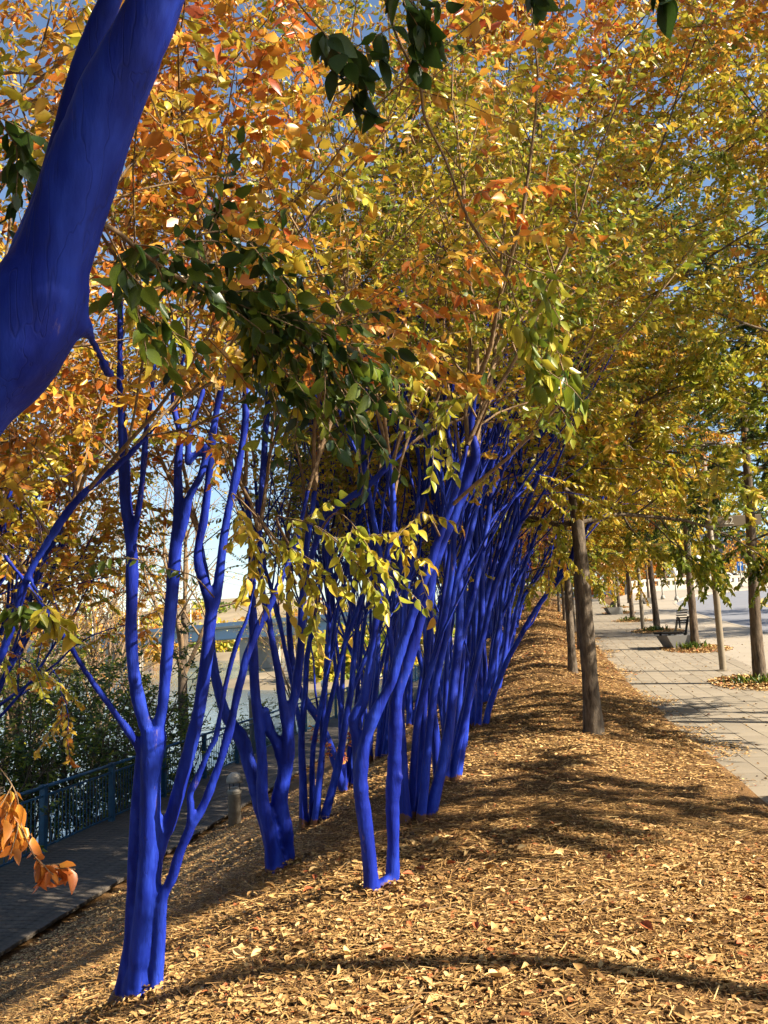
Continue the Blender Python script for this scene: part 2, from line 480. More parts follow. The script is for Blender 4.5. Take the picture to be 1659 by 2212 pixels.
# ------------------------------------------------------------------ leaves
LT = np.array([(0, 0, 0), (.30, -.25, .07), (.70, -.19, .03), (1, 0, -.10), (.70, .19, .03), (.30, .25, .07)])
LQ = np.array([(0, 1, 2, 3), (0, 3, 4, 5)])
def leaf_frames(dirs, nrm):
    d = dirs / (np.linalg.norm(dirs, axis=1)[:, None] + 1e-9)
    n = nrm - d * np.sum(nrm * d, 1)[:, None]
    n /= np.linalg.norm(n, axis=1)[:, None] + 1e-9
    return d, np.cross(n, d), n
def leaves_mesh(name, pos, dirs, nrm, size, hue, width=1.0, org=(0, 0, 0), tmpl=LT):
    d, s, n = leaf_frames(dirs, nrm)
    T = np.repeat((tmpl * np.array([1, width, 1]))[None], len(pos), 0)
    T[:, :, 1] *= rng.uniform(.7, 1.2, len(pos))[:, None]
    T[:, [1, 2, 4, 5], 2] *= rng.uniform(-.8, 3.0, len(pos))[:, None]
    T[:, 3, 2] = rng.uniform(-.42, .15, len(pos)); T[:, 3, 1] = rng.normal(0, .06, len(pos))
    v = pos[:, None] - np.array(org) + size[:, None, None] * (T[:, :, 0:1] * d[:, None] + T[:, :, 1:2] * s[:, None] + T[:, :, 2:3] * n[:, None])
    f = (np.arange(len(pos))[:, None, None] * 6 + LQ[None]).reshape(-1, 4)
    return npmesh(name, v.reshape(-1, 3), quads=f, attr={'hue': np.repeat(hue, 6)})
def flat_mesh(name, pos, dirs, nrm, size, hue):
    d, s, n = leaf_frames(dirs, nrm)
    T = np.array([(0, 0, 0), (.42, -.27, .05), (1, 0, 0), (.42, .27, .05)])
    v = pos[:, None] + size[:, None, None] * (T[None, :, 0:1] * d[:, None] + T[None, :, 1:2] * s[:, None] + T[None, :, 2:3] * n[:, None])
    b = np.arange(len(pos))[:, None, None] * 4
    return npmesh(name, v.reshape(-1, 3), tris=(b + np.array([[0, 1, 2], [0, 2, 3]])[None]).reshape(-1, 3), attr={'hue': np.repeat(hue, 4)})
def fine_leaf(name, hue, mat, droop, fold, wide=1.0):
    vs, fs = [(-.16, -.006, .0), (-.16, .006, 0)], []
    rows = [(0, .012), (.1, .13), (.28, .245), (.5, .26), (.72, .18), (.88, .085), (1, .004)]
    for s_, w in rows:
        z = -droop * s_ * s_
        vs += [(s_, -w * wide, z + fold * w), (s_, 0, z), (s_, w * wide, z + fold * w)]
    fs += [(0, 2, 4, 1)]
    for k in range(len(rows) - 1):
        a = 2 + 3 * k
        fs += [(a, a + 3, a + 4, a + 1), (a + 1, a + 4, a + 5, a + 2)]
    me = bpy.data.meshes.new(name); me.from_pydata(vs, [], fs)
    at = me.attributes.new('hue', 'FLOAT', 'POINT')
    at.data.foreach_set('value', np.array([hue + .05 * (x[0] if x[0] > 0 else 0) for x in vs], np.float32))
    me.polygons.foreach_set('use_smooth', np.ones(len(fs), bool))
    me.materials.append(mat); me.update()
    return me
FINE = [fine_leaf('leaf', h, LEAF, .12 + .25 * random.random(), .15 + .5 * random.random(), .85 + .3 * random.random()) for h in np.linspace(0, 1, 33)]
def place_leaf(parent, org, p, d, n, size, hue, pool=FINE):
    me = pool[int(round(min(max(hue, 0), 1) * (len(pool) - 1)))]
    o = link(bpy.data.objects.new('leaf', me), parent)
    d, s, n = (x[0] for x in leaf_frames(d[None], n[None]))
    M = Matrix(((d[0], s[0], n[0]), (d[1], s[1], n[1]), (d[2], s[2], n[2]))).to_4x4()
    M = M @ Matrix.Scale(size, 4)
    M.translation = Vector(p - np.array(org))
    o.matrix_local = M
    return o

# ------------------------------------------------------------------ tree growing
class Tree:
    def __init__(s, seed):
        s.r = np.random.default_rng(seed)
        s.big = []      # (pts, radii, n) main stems
        s.fine = []     # branches and twigs
        s.L = []        # leaves: pos, dir, normal, size, hue
    def unit(s):
        x = s.r.normal(size=3); return x / np.linalg.norm(x)
    def line(s, p, d, L, r_0, r_1, segs, wob, trop):
        pts = [np.array(p, float)]; d = np.array(d, float); d /= np.linalg.norm(d)
        for k in range(segs):
            d = d + s.r.normal(size=3) * wob + np.array([0, 0, trop])
            d /= np.linalg.norm(d)
            pts.append(pts[-1] + d * L / segs)
        return np.array(pts), np.linspace(r_0, r_1, segs + 1)
    def side(s, d, ang):
        d = d / np.linalg.norm(d); x = np.cross(d, s.unit()); x /= np.linalg.norm(x) + 1e-9
        return d * math.cos(ang) + x * math.sin(ang)
    def leafy(s, pts, n, size, hue, hvar=.07, droop=.5, spread=1.0):
        """n leaves along a twig, alternating sides, hanging a little"""
        seg = np.diff(pts, axis=0); r = s.r; m_ = len(pts)
        k = np.arange(n)
        t = np.clip((k + .5 + r.uniform(-.3, .3, n)) / n, 0, 1) * (m_ - 1)
        i = np.minimum(t.astype(int), m_ - 2)
        p = pts[i] + seg[i] * (t - i)[:, None]
        d = seg[i] / (np.linalg.norm(seg[i], axis=1)[:, None] + 1e-9)
        sd = np.stack([d[:, 1], -d[:, 0], np.zeros(n)], 1); sd /= np.linalg.norm(sd, axis=1)[:, None] + 1e-6
        sg = np.where(k % 2, 1., -1.)[:, None]
        ax_ = d * .55 + sd * sg * .8 * spread + r.normal(size=(n, 3)) * .35 - np.array([0, 0, droop])
        nm = np.array([0, 0, .35]) + r.normal(size=(n, 3)) * .8 + sd * sg * .2
        s.L.append((p, ax_, nm, size * r.uniform(.65, 1.2, n), hue + r.normal(size=n) * hvar))
    def ramify(s, p, d, L, r_0, lev, hue, o):
        """lev 2 limb, 1 branch, 0 twig"""
        segs = (2, 4, 6)[lev]
        trop = o['trop'][lev]
        pts, rad = s.line(p, d, L, r_0, r_0 * (.45 if lev else .35), segs, o['wob'][lev], trop)
        s.fine.append((pts, rad, (3, 4, 6)[lev]))
        if lev == 0:
            s.leafy(pts, o['nl'], o['ls'], hue + s.r.normal() * .03, o['hv'], o['droop'])
            return
        nc = o['kids'][lev]
        for k in range(nc):
            t = (.25 + .75 * (k + s.r.uniform(.1, .9)) / nc) * segs
            i = min(int(t), segs - 1)
            q = pts[i] + (pts[i + 1] - pts[i]) * (t - i)
            dd_ = s.side(pts[i + 1] - pts[i], s.r.uniform(*o['ang']))
            dd_[2] += o['lift'][lev]
            s.ramify(q, dd_, L * s.r.uniform(*o['ratio']), max(.0022, rad[i] * .55), lev - 1, hue + s.r.normal() * .035, o)
        # the leader goes on as a lower order
        s.ramify(pts[-1], pts[-1] - pts[-2], L * .6, rad[-1], lev - 1, hue, o)
    def arrays(s):
        return [np.concatenate([x[k] for x in s.L]) for k in range(5)]

CM = dict(trop=(-.10, -.02, .05), wob=(.12, .12, .10), kids=(0, 4, 4), ang=(.5, 1.05), lift=(0, .05, .15), ratio=(.42, .62), nl=16, ls=.053, hv=.07, droop=.6)

def finish(tree, name, loc, label, cat, group, mat_big, mat_fine, rz=0, n_single=0, width=1.0, shift=.5, remesh=0.0, merge_big=False, off=(0, 0, 0)):
    """tree (Empty) > trunk, branchwork, crown (+ the leaves that show largest)"""
    org = np.array(loc, float)
    root = empty(name, tuple(loc), label, cat, group)
    if remesh > 0:
        vs, fs, o_ = [], [], 0
        for pts, rad, n in tree.big:
            v, f = tube(pts, rad, n)
            me_f = f + o_
            vs.append(v); fs.append(me_f); o_ += len(v)
        allv = np.concatenate(vs) - org; allf = [tuple(x) for x in np.concatenate(fs)]
        c_ = 0
        for pts, rad, n in tree.big:
            allf.append(tuple(range(c_, c_ + n))[::-1]); allf.append(tuple(range(c_ + (len(pts) - 1) * n, c_ + len(pts) * n))); c_ += len(pts) * n
        me = bpy.data.meshes.new('raw'); me.from_pydata([tuple(x) for x in allv], [], allf); me.update()
        tmp = bpy.data.objects.new('tmp', me); scene.collection.objects.link(tmp)
        md = tmp.modifiers.new('r', 'REMESH'); md.mode = 'VOXEL'; md.voxel_size = remesh; md.use_smooth_shade = True
        sm = tmp.modifiers.new('s', 'SMOOTH'); sm.factor = .5; sm.iterations = 3
        dg = bpy.context.evaluated_depsgraph_get()
        me2 = bpy.data.meshes.new_from_object(tmp.evaluated_get(dg)); me2.name = 'trunk'
        bpy.data.objects.remove(tmp); bpy.data.meshes.remove(me)
        me2.polygons.foreach_set('use_smooth', np.ones(len(me2.polygons), bool))
        me2.materials.clear()
        nv_ = len(me2.vertices)
        co = np.empty(nv_ * 3, np.float32); me2.vertices.foreach_get('co', co); co = co.reshape(-1, 3)
        no = np.empty(nv_ * 3, np.float32); me2.vertex_normals.foreach_get('vector', no); no = no.reshape(-1, 3)
        from mathutils import noise as mn
        am = np.array([mn.noise(Vector((x * 22, y * 22, z * 2.2))) * .0045 + mn.noise(Vector((x * 7, y * 7, z * 5))) * .006 for x, y, z in co.tolist()], np.float32)
        me2.vertices.foreach_set('co', (co + no * am[:, None]).ravel()); me2.update()
        mobj('trunk', me2, mat_big, root)
    elif merge_big:
        mobj('trunk', tubes_mesh('trunk', tree.big, org), mat_big, root)
    else:
        for b in tree.big:
            mobj('trunk', tubes_mesh('trunk', [b], org), mat_big, root)
    bw = root
    if tree.fine:
        bw = mobj('branchwork', tubes_mesh('branchwork', tree.fine, org), mat_fine, root); bw['kind'] = 'stuff'
    if tree.L:
        p, d, n, sz, hu = tree.arrays()
        hu = np.clip(hu, .0, 1)
        keep = np.ones(len(p), bool)
        if n_single:
            x, y, z = project(p + np.array(off))
            vis = np.where((x > -20) & (x < 1680) & (y > -20) & (y < 2230) & (z > .3))[0]
            pick = vis[np.argsort(z[vis] / sz[vis])[:n_single]]
            keep[pick] = False
            for k in pick:
                place_leaf(bw, org, p[k], d[k], n[k], sz[k], hu[k]).color = (shift, 0, 0, 1)
        if keep.any():
            c = mobj('crown', leaves_mesh('crown', p[keep], d[keep], n[keep], sz[keep], hu[keep], width, org), LEAF, root)
            c.color = (shift, 0, 0, 1); c['kind'] = 'stuff'
    return root
def copy_tree(src, loc, rz, sc, label, group, shift):
    r = src.copy(); scene.collection.objects.link(r)
    r.location = loc; r.rotation_euler.z = rz; r.scale = (sc, sc, sc)
    r['label'] = label; r['group'] = group
    for ch in src.children:
        c = ch.copy(); scene.collection.objects.link(c); c.parent = r
        c.color = (shift, 0, 0, 1)
    return r

def gdepth(px, py):
    lo, hi = .8, 60.
    for _ in range(50):
        md = (lo + hi) / 2; p = P(px, py, md)
        if p.z > float(G(p.x, p.y)): lo = md
        else: hi = md
    return lo
def stem_px(tree, pts, n=10, per=6, jit=.03, root=False):
    """main stem from (px, py, depth, width px)"""
    w = [(*P(a[0], a[1], a[2]), a[3] / FPX * a[2] / 2) for a in pts]
    if root:
        x, y, z, r_ = w[0]
        w = [(x, y, min(float(G(x, y)), z) - .16, r_ * 1.5)] + w
    c = catmull(w, per)
    rad = np.maximum(c[:, 3], .004) * (1 + jit * tree.r.normal(size=len(c)))
    tree.big.append((c[:, :3], rad, n))
    return c[:, :3], rad
def twig_px(tree, pts, per=4, n=5):
    w = [(*P(a[0], a[1], a[2]), a[3] / FPX * a[2] / 2) for a in pts]
    c = catmull(w, per)
    tree.fine.append((c[:, :3], np.maximum(c[:, 3], .0015), n))
    return c[:, :3]
def crown_on(tree, pts, rad, n, t0, L, hue, o=CM, up=.5, out=None, zmin=2.2):
    """limbs off the upper reach of a stem, and its continuation"""
    for k in range(n):
        t = (t0 + (1 - t0) * (k + tree.r.uniform(.2, .8)) / n) * (len(pts) - 1)
        i = min(int(t), len(pts) - 2)
        if pts[i][2] < zmin: continue
        d = tree.side(pts[i + 1] - pts[i], tree.r.uniform(.5, .95)); d[2] += up
        if out is not None: d += np.array(out) * .4
        tree.ramify(pts[i], d, L * tree.r.uniform(.7, 1.15), rad[i] * .55, 2, hue + tree.r.normal() * .05, o)
    d = pts[-1] - pts[-2]
    for k in range(2):
        tree.ramify(pts[-1], tree.side(d, .25), L * 1.1, rad[-1] * .9, 2, hue + tree.r.normal() * .05, o)
def spray(tree, pts, nsub, slen, nl, size, hue, hv=.05, droop=.6, r_=.0025, down=-.1, ends=True):
    for k in range(nsub):
        t = (k + .5) / nsub * (len(pts) - 1)
        i = min(int(t), len(pts) - 2)
        q = pts[i] + (pts[i + 1] - pts[i]) * (t - i)
        d = tree.side(pts[i + 1] - pts[i], tree.r.uniform(.4, 1.0)); d[2] += down
        l, ra = tree.line(q, d, slen * tree.r.uniform(.6, 1.2), r_, r_ * .5, 4, .12, -.06)
        tree.fine.append((l, ra, 3)); tree.leafy(l, nl, size, hue, hv, droop)
    if ends: tree.leafy(pts, nl, size, hue, hv, droop)

# ---------------- the leaning tree at the upper left, close to the camera
D = 1.5
N = Tree(11)
lower = [(-330, 3345, D, 330), (-330, 2600, D, 260), (-300, 1900, D, 240), (-270, 1350, D, 215), (-190, 1060, D, 205), (-75, 865, D, 200), (36, 735, D, 222), (90, 630, D, 200), (112, 540, D, 130), (126, 470, D, 60)]
stem_px(N, lower, 16, 6, .012, True)
a_, ar = stem_px(N, [(60, 720, D, 180), (108, 580, D, 160), (158, 430, D, 146), (205, 300, D, 142), (245, 205, D, 140), (297, 100, D, 122), (340, 0, D, 112), (385, -130, D, 105), (420, -330, D + .05, 96), (470, -700, D + .15, 80), (540, -1150, D + .3, 60)], 14, 6, .012)
b_, br = stem_px(N, [(40, 720, D + .08, 150), (78, 570, D + .09, 120), (118, 440, D + .1, 92), (148, 310, D + .1, 76), (178, 165, D + .1, 58), (216, 55, D + .1, 50), (238, 0, D + .1, 46), (280, -130, D + .12, 46), (335, -400, D + .2, 48), (350, -800, D + .35, 42)], 18, 8, .008)
free_stem = N.big.pop()
stem_px(N, [(130, 690, D + .02, 120), (176, 702, D + .02, 44), (205, 745, D + .1, 24), (236, 812, D + .22, 18)], 8, 5)
HN = .12
for pts, rad in ((a_, ar), (b_, br)):
    crown_on(N, pts, rad, 6, .7, 1.3, .30, CM, .9, zmin=3.3)
# dark leafy branch reaching over the middle
CMN = dict(CM); CMN.update(ls=.066, nl=9, kids=(0, 3, 3))
m1 = twig_px(N, [(215, 480, 1.62, 12), (260, 505, 1.75, 11), (301, 541, 1.85, 10), (381, 597, 2.0, 9), (441, 627, 2.1, 8), (510, 655, 2.15, 7), (600, 705, 2.25, 6), (690, 775, 2.3, 5), (750, 850, 2.35, 4)])
spray(N, m1[6:], 24, .27, 9, .056, .15, .08, .6)
m2 = twig_px(N, [(330, 560, 1.9, 7), (400, 520, 2.0, 6), (470, 500, 2.05, 5), (545, 520, 2.1, 4), (600, 590, 2.15, 3), (650, 650, 2.2, 3)])
spray(N, m2, 13, .22, 8, .054, .13, .07, .6)
m3 = twig_px(N, [(560, 690, 2.2, 5), (640, 690, 2.2, 4), (720, 740, 2.25, 3), (790, 800, 2.3, 3)])
spray(N, m3, 14, .24, 9, .056, .15, .09, .7)
m5 = twig_px(N, [(480, 640, 2.12, 5), (540, 700, 2.2, 4), (600, 790, 2.25, 3), (650, 860, 2.3, 2)])
spray(N, m5, 10, .24, 9, .056, .2, .12, .7)
m6 = twig_px(N, [(690, 775, 2.3, 4), (740, 830, 2.35, 3), (770, 890, 2.4, 2), (790, 930, 2.4, 2)])
spray(N, m6, 6, .18, 8, .056, .2, .1, .8)
m7 = twig_px(N, [(226, 491, 1.65, 6), (260, 560, 1.8, 4), (290, 640, 1.9, 3), (310, 720, 1.95, 2)])
spray(N, m7[4:], 5, .2, 7, .056, .22, .12, .8)
# sprigs hanging into the top of the picture
m4 = twig_px(N, [(770, -160, 1.9, 9), (815, -60, 1.95, 8), (838, 20, 2.0, 7), (858, 80, 2.05, 7), (905, 180, 2.1, 7), (918, 255, 2.2, 7), (962, 345, 2.3, 6), (1010, 470, 2.4, 6), (1058, 548, 2.5, 4), (1098, 605, 2.6, 3)])
twig_px(N, [(1010, 470, 2.4, 4), (1075, 560, 2.5, 3), (1115, 585, 2.55, 2), (1130, 640, 2.6, 2)])
e1 = twig_px(N, [(1045, 530, 2.45, 4), (1110, 560, 2.6, 3), (1160, 600, 2.7, 3), (1190, 690, 2.8, 2), (1215, 800, 2.9, 2)])
spray(N, e1[6:], 9, .25, 7, .066, .34, .07, .9)
e2 = twig_px(N, [(1098, 605, 2.6, 3), (1130, 700, 2.7, 2), (1150, 780, 2.8, 2), (1200, 860, 2.85, 2)])
spray(N, e2[2:], 8, .22, 7, .066, .33, .07, .9)
t1_ = twig_px(N, [(560, -120, 1.75, 6), (640, 0, 1.85, 5), (690, 60, 1.9, 4), (730, 100, 1.95, 3), (785, 150, 2.0, 2)])
spray(N, t1_[8:], 7, .13, 6, .066, .08, .04, .9)
t2_ = twig_px(N, [(770, -160, 1.9, 5), (850, -40, 1.95, 4), (900, 20, 2.0, 3), (915, 60, 2.0, 2)])
spray(N, t2_[4:], 5, .12, 6, .066, .08, .04, .9)
for x in (1165, 1440):
    t3_ = twig_px(N, [(x - 120, -260, 1.75, 5), (x - 30, -60, 1.8, 3), (x, 0, 1.8, 2)])
    N.leafy(t3_[-4:], 7, .07, .09, .04, 1.2)
# leaves at the picture's left edge behind the trunk
l1_ = twig_px(N, [(-60, 150, 1.9, 5), (0, 260, 2.0, 4), (40, 330, 2.05, 3), (60, 420, 2.1, 2)])
spray(N, l1_[3:], 7, .16, 6, .066, .10, .05, .7)
near = finish(N, 'crape_myrtle', tuple(P(-330, 3345, D)), 'blue painted tree leaning in close at the upper left, with dark green leafy sprays', 'tree', 'trees painted blue', BLUE, TWIG, n_single=300, remesh=.0105)
mobj('trunk', tubes_mesh('trunk', [free_stem], tuple(near.location)), BLUE, near)

# ---------------- first blue tree in the foreground
def base_at(px, py, d):
    p = P(px, py, d)
    p.z = float(G(p.x, p.y)) - .02
    return p
T1 = Tree(21); d = gdepth(290, 2160)
S = stem_px
S(T1, [(290, 2190, d, 96), (297, 2150, d, 74), (305, 2084, d, 58), (320, 1940, d, 55), (325, 1796, d, 48), (326, 1676, d, 45), (331, 1600, d, 54), (331, 1572, d, 46)], 16, root=True)
S(T1, [(252, 2178, d + .03, 50), (268, 2135, d + .03, 44), (284, 2040, d + .03, 32), (285, 1940, d + .03, 27), (293, 1748, d + .03, 23), (301, 1655, d + .02, 22), (298, 1612, d, 20), (249, 1541, d - .08, 15), (191, 1460, d - .15, 14), (135, 1370, d - .25, 12), (72, 1280, d - .3, 11), (10, 1200, d - .3, 9)], 10, root=True)
s1 = S(T1, [(329, 1600, d, 36), (310, 1552, d, 31), (297, 1500, d, 29), (288, 1439, d, 28), (283, 1356, d, 28), (285, 1273, d, 27), (283, 1173, d, 26), (272, 1078, d, 26), (266, 953, d, 22), (259, 802, d, 15), (260, 680, d, 13), (258, 567, d, 10)], 12)
S(T1, [(283, 1190, d, 18), (296, 1120, d - .03, 16), (306, 1050, d - .05, 15), (313, 960, d - .05, 14), (325, 860, d - .05, 12), (335, 760, d, 9)], 9)
s2 = S(T1, [(334, 1600, d, 34), (344, 1560, d, 27), (353, 1506, d, 24), (362, 1406, d, 26), (370, 1306, d, 28), (377, 1206, d, 30), (383, 1139, d, 26), (385, 1078, d, 23), (384, 1010, d, 19), (388, 940, d, 16), (375, 860, d, 12), (400, 760, d, 9)], 12)
S(T1, [(379, 1190, d, 22), (398, 1120, d - .02, 22), (408, 1075, d - .03, 20), (432, 1030, d - .05, 18), (448, 966, d - .05, 17), (420, 985, d - .05, 15), (404, 1000, d - .06, 13), (412, 930, d - .05, 13), (440, 840, d, 11)], 9)
s3 = S(T1, [(330, 1850, d, 46), (350, 1806, d + .02, 34), (371, 1763, d + .03, 32), (395, 1671, d + .05, 30), (411, 1614, d + .06, 29), (432, 1523, d + .08, 27), (447, 1406, d + .1, 27), (457, 1323, d + .12, 27), (468, 1285, d + .12, 24), (480, 1189, d + .12, 21), (494, 1098, d + .12, 19), (516, 1003, d + .12, 19), (530, 903, d + .12, 16), (531, 827, d + .12, 15), (542, 770, d + .12, 13), (560, 680, d + .1, 9)], 12)
s3b = S(T1, [(457, 1330, d + .12, 24), (444, 1273, d + .1, 23), (428, 1200, d + .1, 20), (440, 1120, d + .1, 18), (452, 1020, d + .1, 17), (461, 928, d + .1, 17), (481, 827, d + .1, 16), (500, 775, d + .1, 13), (480, 700, d, 10)], 9)
s4 = S(T1, [(338, 2120, d - .03, 34), (345, 2030, d - .03, 27), (350, 1945, d - .03, 25), (369, 1900, d - .04, 22), (388, 1844, d - .05, 21), (412, 1786, d - .06, 21), (436, 1748, d - .06, 20), (465, 1676, d - .06, 20), (489, 1600, d - .06, 20), (508, 1520, d - .05, 19), (525, 1450, d - .05, 18), (548, 1380, d - .04, 17), (600, 1270, d, 15), (640, 1170, d + .1, 12), (665, 1060, d + .2, 9)], 10, root=True)
s5 = S(T1, [(409, 1792, d - .06, 17), (412, 1750, d - .08, 15), (411, 1712, d - .08, 14), (422, 1690, d - .09, 15), (451, 1623, d - .1, 15), (466, 1590, d - .1, 16), (479, 1522, d - .1, 13), (497, 1440, d - .1, 13), (514, 1383, d - .1, 12), (534, 1333, d - .1, 10), (552, 1250, d - .1, 8)], 9)
for (pts, rad), h in ((s1, .60), (s2, .62), (s3, .58), (s3b, .66), (s4, .5)):
    crown_on(T1, pts, rad, 3, .75, 1.15, h, CM, .6, zmin=2.9)
# sprays of this tree
g = twig_px(T1, [(462, 1290, d + .05, 4), (420, 1246, d - .2, 3), (360, 1228, d - .25, 3), (300, 1209, d - .3, 3), (240, 1206, d - .3, 2), (195, 1222, d - .3, 2)])
T1.leafy(g[4:], 17, .072, .21, .035, .9)
o1 = twig_px(T1, [(268, 1000, d, 8), (200, 935, d - .3, 5), (150, 890, d - .5, 4), (100, 850, d - .6, 3), (60, 830, d - .6, 2)])
spray(T1, o1[3:], 8, .34, 8, .068, .66, .07, .6)
o2 = twig_px(T1, [(300, 900, d, 6), (260, 850, d - .3, 4), (220, 820, d - .4, 3), (150, 800, d - .5, 2)])
spray(T1, o2, 8, .3, 8, .068, .66, .07, .6)
o3 = twig_px(T1, [(384, 950, d, 6), (360, 900, d - .2, 4), (330, 865, d - .3, 3), (280, 850, d - .3, 2)])
spray(T1, o3, 7, .3, 8, .068, .62, .07, .6)
o4 = twig_px(T1, [(480, 1000, d, 5), (450, 960, d - .2, 4), (420, 940, d - .3, 3), (360, 940, d - .3, 2)])
spray(T1, o4, 6, .28, 8, .066, .6, .08, .6)
tree1 = finish(T1, 'crape_myrtle', tuple(base_at(290, 2160, d)), 'nearest blue tree rooted at the lower left, with several blue stems from its base', 'tree', 'trees painted blue', BLUE, TWIG, n_single=300, remesh=.010)

# ---------------- second tree, behind the first
T2 = Tree(22); d = gdepth(600, 1885)
S(T2, [(600, 1900, d, 50), (594, 1870, d, 44), (585, 1810, d, 34), (568, 1724, d, 28), (566, 1652, d, 25), (561, 1580, d, 23), (552, 1508, d, 21), (548, 1440, d, 20), (547, 1362, d, 19), (544, 1271, d, 17), (540, 1160, d, 14), (530, 1050, d, 11)], 12, root=True)
q1 = T2.big[-1]
S(T2, [(588, 1830, d + .05, 34), (566, 1750, d + .08, 31), (551, 1700, d + .1, 31), (537, 1642, d + .12, 32), (520, 1592, d + .15, 32), (489, 1546, d + .18, 24), (472, 1490, d + .2, 22), (462, 1440, d + .2, 20), (455, 1360, d + .2, 18), (450, 1270, d + .2, 15), (430, 1150, d + .2, 12)], 12)
q2 = T2.big[-1]
S(T2, [(600, 1895, d - .1, 30), (618, 1868, d + .1, 34), (617, 1796, d + .1, 33), (603, 1735, d + .1, 37), (614, 1676, d + .1, 34), (621, 1618, d + .1, 31), (625, 1556, d + .1, 24), (638, 1498, d + .1, 22), (646, 1440, d + .1, 20), (651, 1385, d + .1, 20), (655, 1280, d + .1, 18), (663, 1180, d + .1, 15), (680, 1060, d + .1, 12)], 12, root=True)
q3 = T2.big[-1]
S(T2, [(612, 1650, d + .1, 28), (598, 1604, d + .1, 24), (582, 1575, d + .08, 22), (572, 1530, d, 18)], 9)
S(T2, [(622, 1610, d + .1, 22), (617, 1560, d + .05, 22), (609, 1508, d + .05, 21), (597, 1430, d + .05, 19), (580, 1339, d + .05, 17), (566, 1260, d, 14), (560, 1150, d, 11)], 9)
q4 = T2.big[-1]
S(T2, [(655, 1270, d + .1, 16), (690, 1150, d - .2, 16), (735, 1090, d - .3, 16), (782, 1058, d - .4, 17), (828, 1017, d - .5, 15), (887, 954, d - .5, 13), (930, 900, d - .5, 9)], 9)
q5 = T2.big[-1]
for (pts, rad, _), h in ((q1, .52), (q2, .64), (q3, .5), (q4, .56), (q5, .42)):
    crown_on(T2, pts, rad, 5, .6, 1.3, h, CM, .45, zmin=2.3)
S(T2, [(560, 1150, d, 14), (572, 960, d + .3, 15), (586, 760, d + .5, 15), (600, 620, d + .6, 15), (607, 540, d + .6, 15), (642, 492, d + .6, 13), (700, 445, d + .6, 12), (760, 412, d + .6, 11), (828, 362, d + .6, 8)], 9)
q6 = T2.big[-1]
crown_on(T2, q6[0], q6[1], 4, .75, .9, .55, CM, .4, zmin=3.5)
dl = 3.9
for pl, hh in (([(655, 1230, d, 8), (600, 1130, 4.6, 6), (620, 1120, 4.0, 4), (690, 1140, dl, 3), (750, 1190, dl, 3), (800, 1260, dl, 2)], .38),
           ([(640, 1260, d, 7), (560, 1120, 4.4, 5), (590, 1160, dl, 4), (640, 1210, dl, 3), (690, 1290, dl, 2)], .42),
           ([(690, 1150, d - .2, 7), (720, 1110, 4.4, 4), (760, 1130, dl, 3), (790, 1180, dl, 2), (800, 1230, dl, 2)], .36),
           ([(655, 1230, d, 6), (520, 1080, 4.4, 4), (510, 1100, dl, 3), (540, 1170, dl, 3), (560, 1260, dl, 2)], .48)):
    t_ = twig_px(T2, pl)
    spray(T2, t_[8:], 9, .30, 8, .066, hh, .05, .8)
tree2 = finish(T2, 'crape_myrtle', tuple(base_at(602, 1885, d)), 'blue tree with crossing stems just left of the V shaped one, beyond the nearest tree', 'tree', 'trees painted blue', BLUE, TWIG, n_single=300, remesh=.014)

# ---------------- third tree: two legs in a V
T3 = Tree(23); d = gdepth(805, 1930)
S(T3, [(806, 1945, d, 46), (803, 1920, d, 40), (799, 1868, d, 34), (788, 1772, d, 33), (779, 1690, d, 35), (784, 1628, d, 28), (795, 1580, d, 27), (808, 1546, d, 30), (832, 1500, d, 25), (848, 1465, d, 24), (864, 1407, d, 23), (882, 1353, d, 22), (905, 1285, d, 22), (927, 1226, d, 20), (950, 1158, d, 18), (985, 1060, d, 15), (1010, 960, d, 11)], 12, root=True)
r1 = T3.big[-1]
S(T3, [(779, 1700, d + .03, 30), (774, 1640, d + .05, 26), (769, 1590, d + .05, 25), (766, 1551, d + .05, 27), (784, 1520, d + .05, 23), (793, 1480, d + .05, 20), (804, 1407, d + .05, 20), (819, 1294, d + .05, 19), (837, 1203, d + .05, 17), (850, 1100, d + .05, 14), (840, 980, d, 10)], 11)
r2 = T3.big[-1]
S(T3, [(838, 1935, d + .12, 34), (846, 1910, d + .12, 32), (849, 1844, d + .12, 29), (848, 1748, d + .12, 30), (852, 1670, d + .12, 33), (853, 1610, d + .12, 31), (855, 1556, d + .12, 31), (857, 1510, d + .12, 30), (873, 1452, d + .12, 29), (896, 1375, d + .12, 28), (923, 1271, d + .12, 27), (946, 1194, d + .12, 26), (977, 1122, d + .12, 25), (1014, 1030, d + .12, 23), (1028, 977, d + .12, 22), (1018, 922, d + .12, 18), (1030, 830, d + .1, 13)], 12, root=True)
r3 = T3.big[-1]
S(T3, [(975, 1125, d + .12, 20), (985, 1060, d + .14, 19), (1005, 1000, d + .15, 17), (1020, 990, d + .16, 14)], 8)
S(T3, [(800, 1925, d + .03, 28), (822, 1912, d + .06, 26), (844, 1900, d + .1, 26)], 8)
S(T3, [(850, 1690, d + .12, 20), (861, 1682, d + .1, 20), (866, 1672, d + .09, 12)], 8, 3)
for (pts, rad, _), h in ((r1, .38), (r2, .42), (r3, .39)):
    crown_on(T3, pts, rad, 7, .62, 1.35, h, CM, .4, zmin=2.3)
t_ = twig_px(T3, [(950, 1158, d, 5), (930, 1120, 4.2, 4), (905, 1110, 4.0, 3), (890, 1170, 3.95, 2), (915, 1260, 3.9, 2)])
spray(T3, t_[5:], 7, .22, 7, .06, .47, .06, .9)
t_ = twig_px(T3, [(1028, 940, d, 5), (1060, 850, 4.2, 4), (1010, 860, 4.0, 3), (960, 900, 3.95, 2), (930, 980, 3.9, 2)])
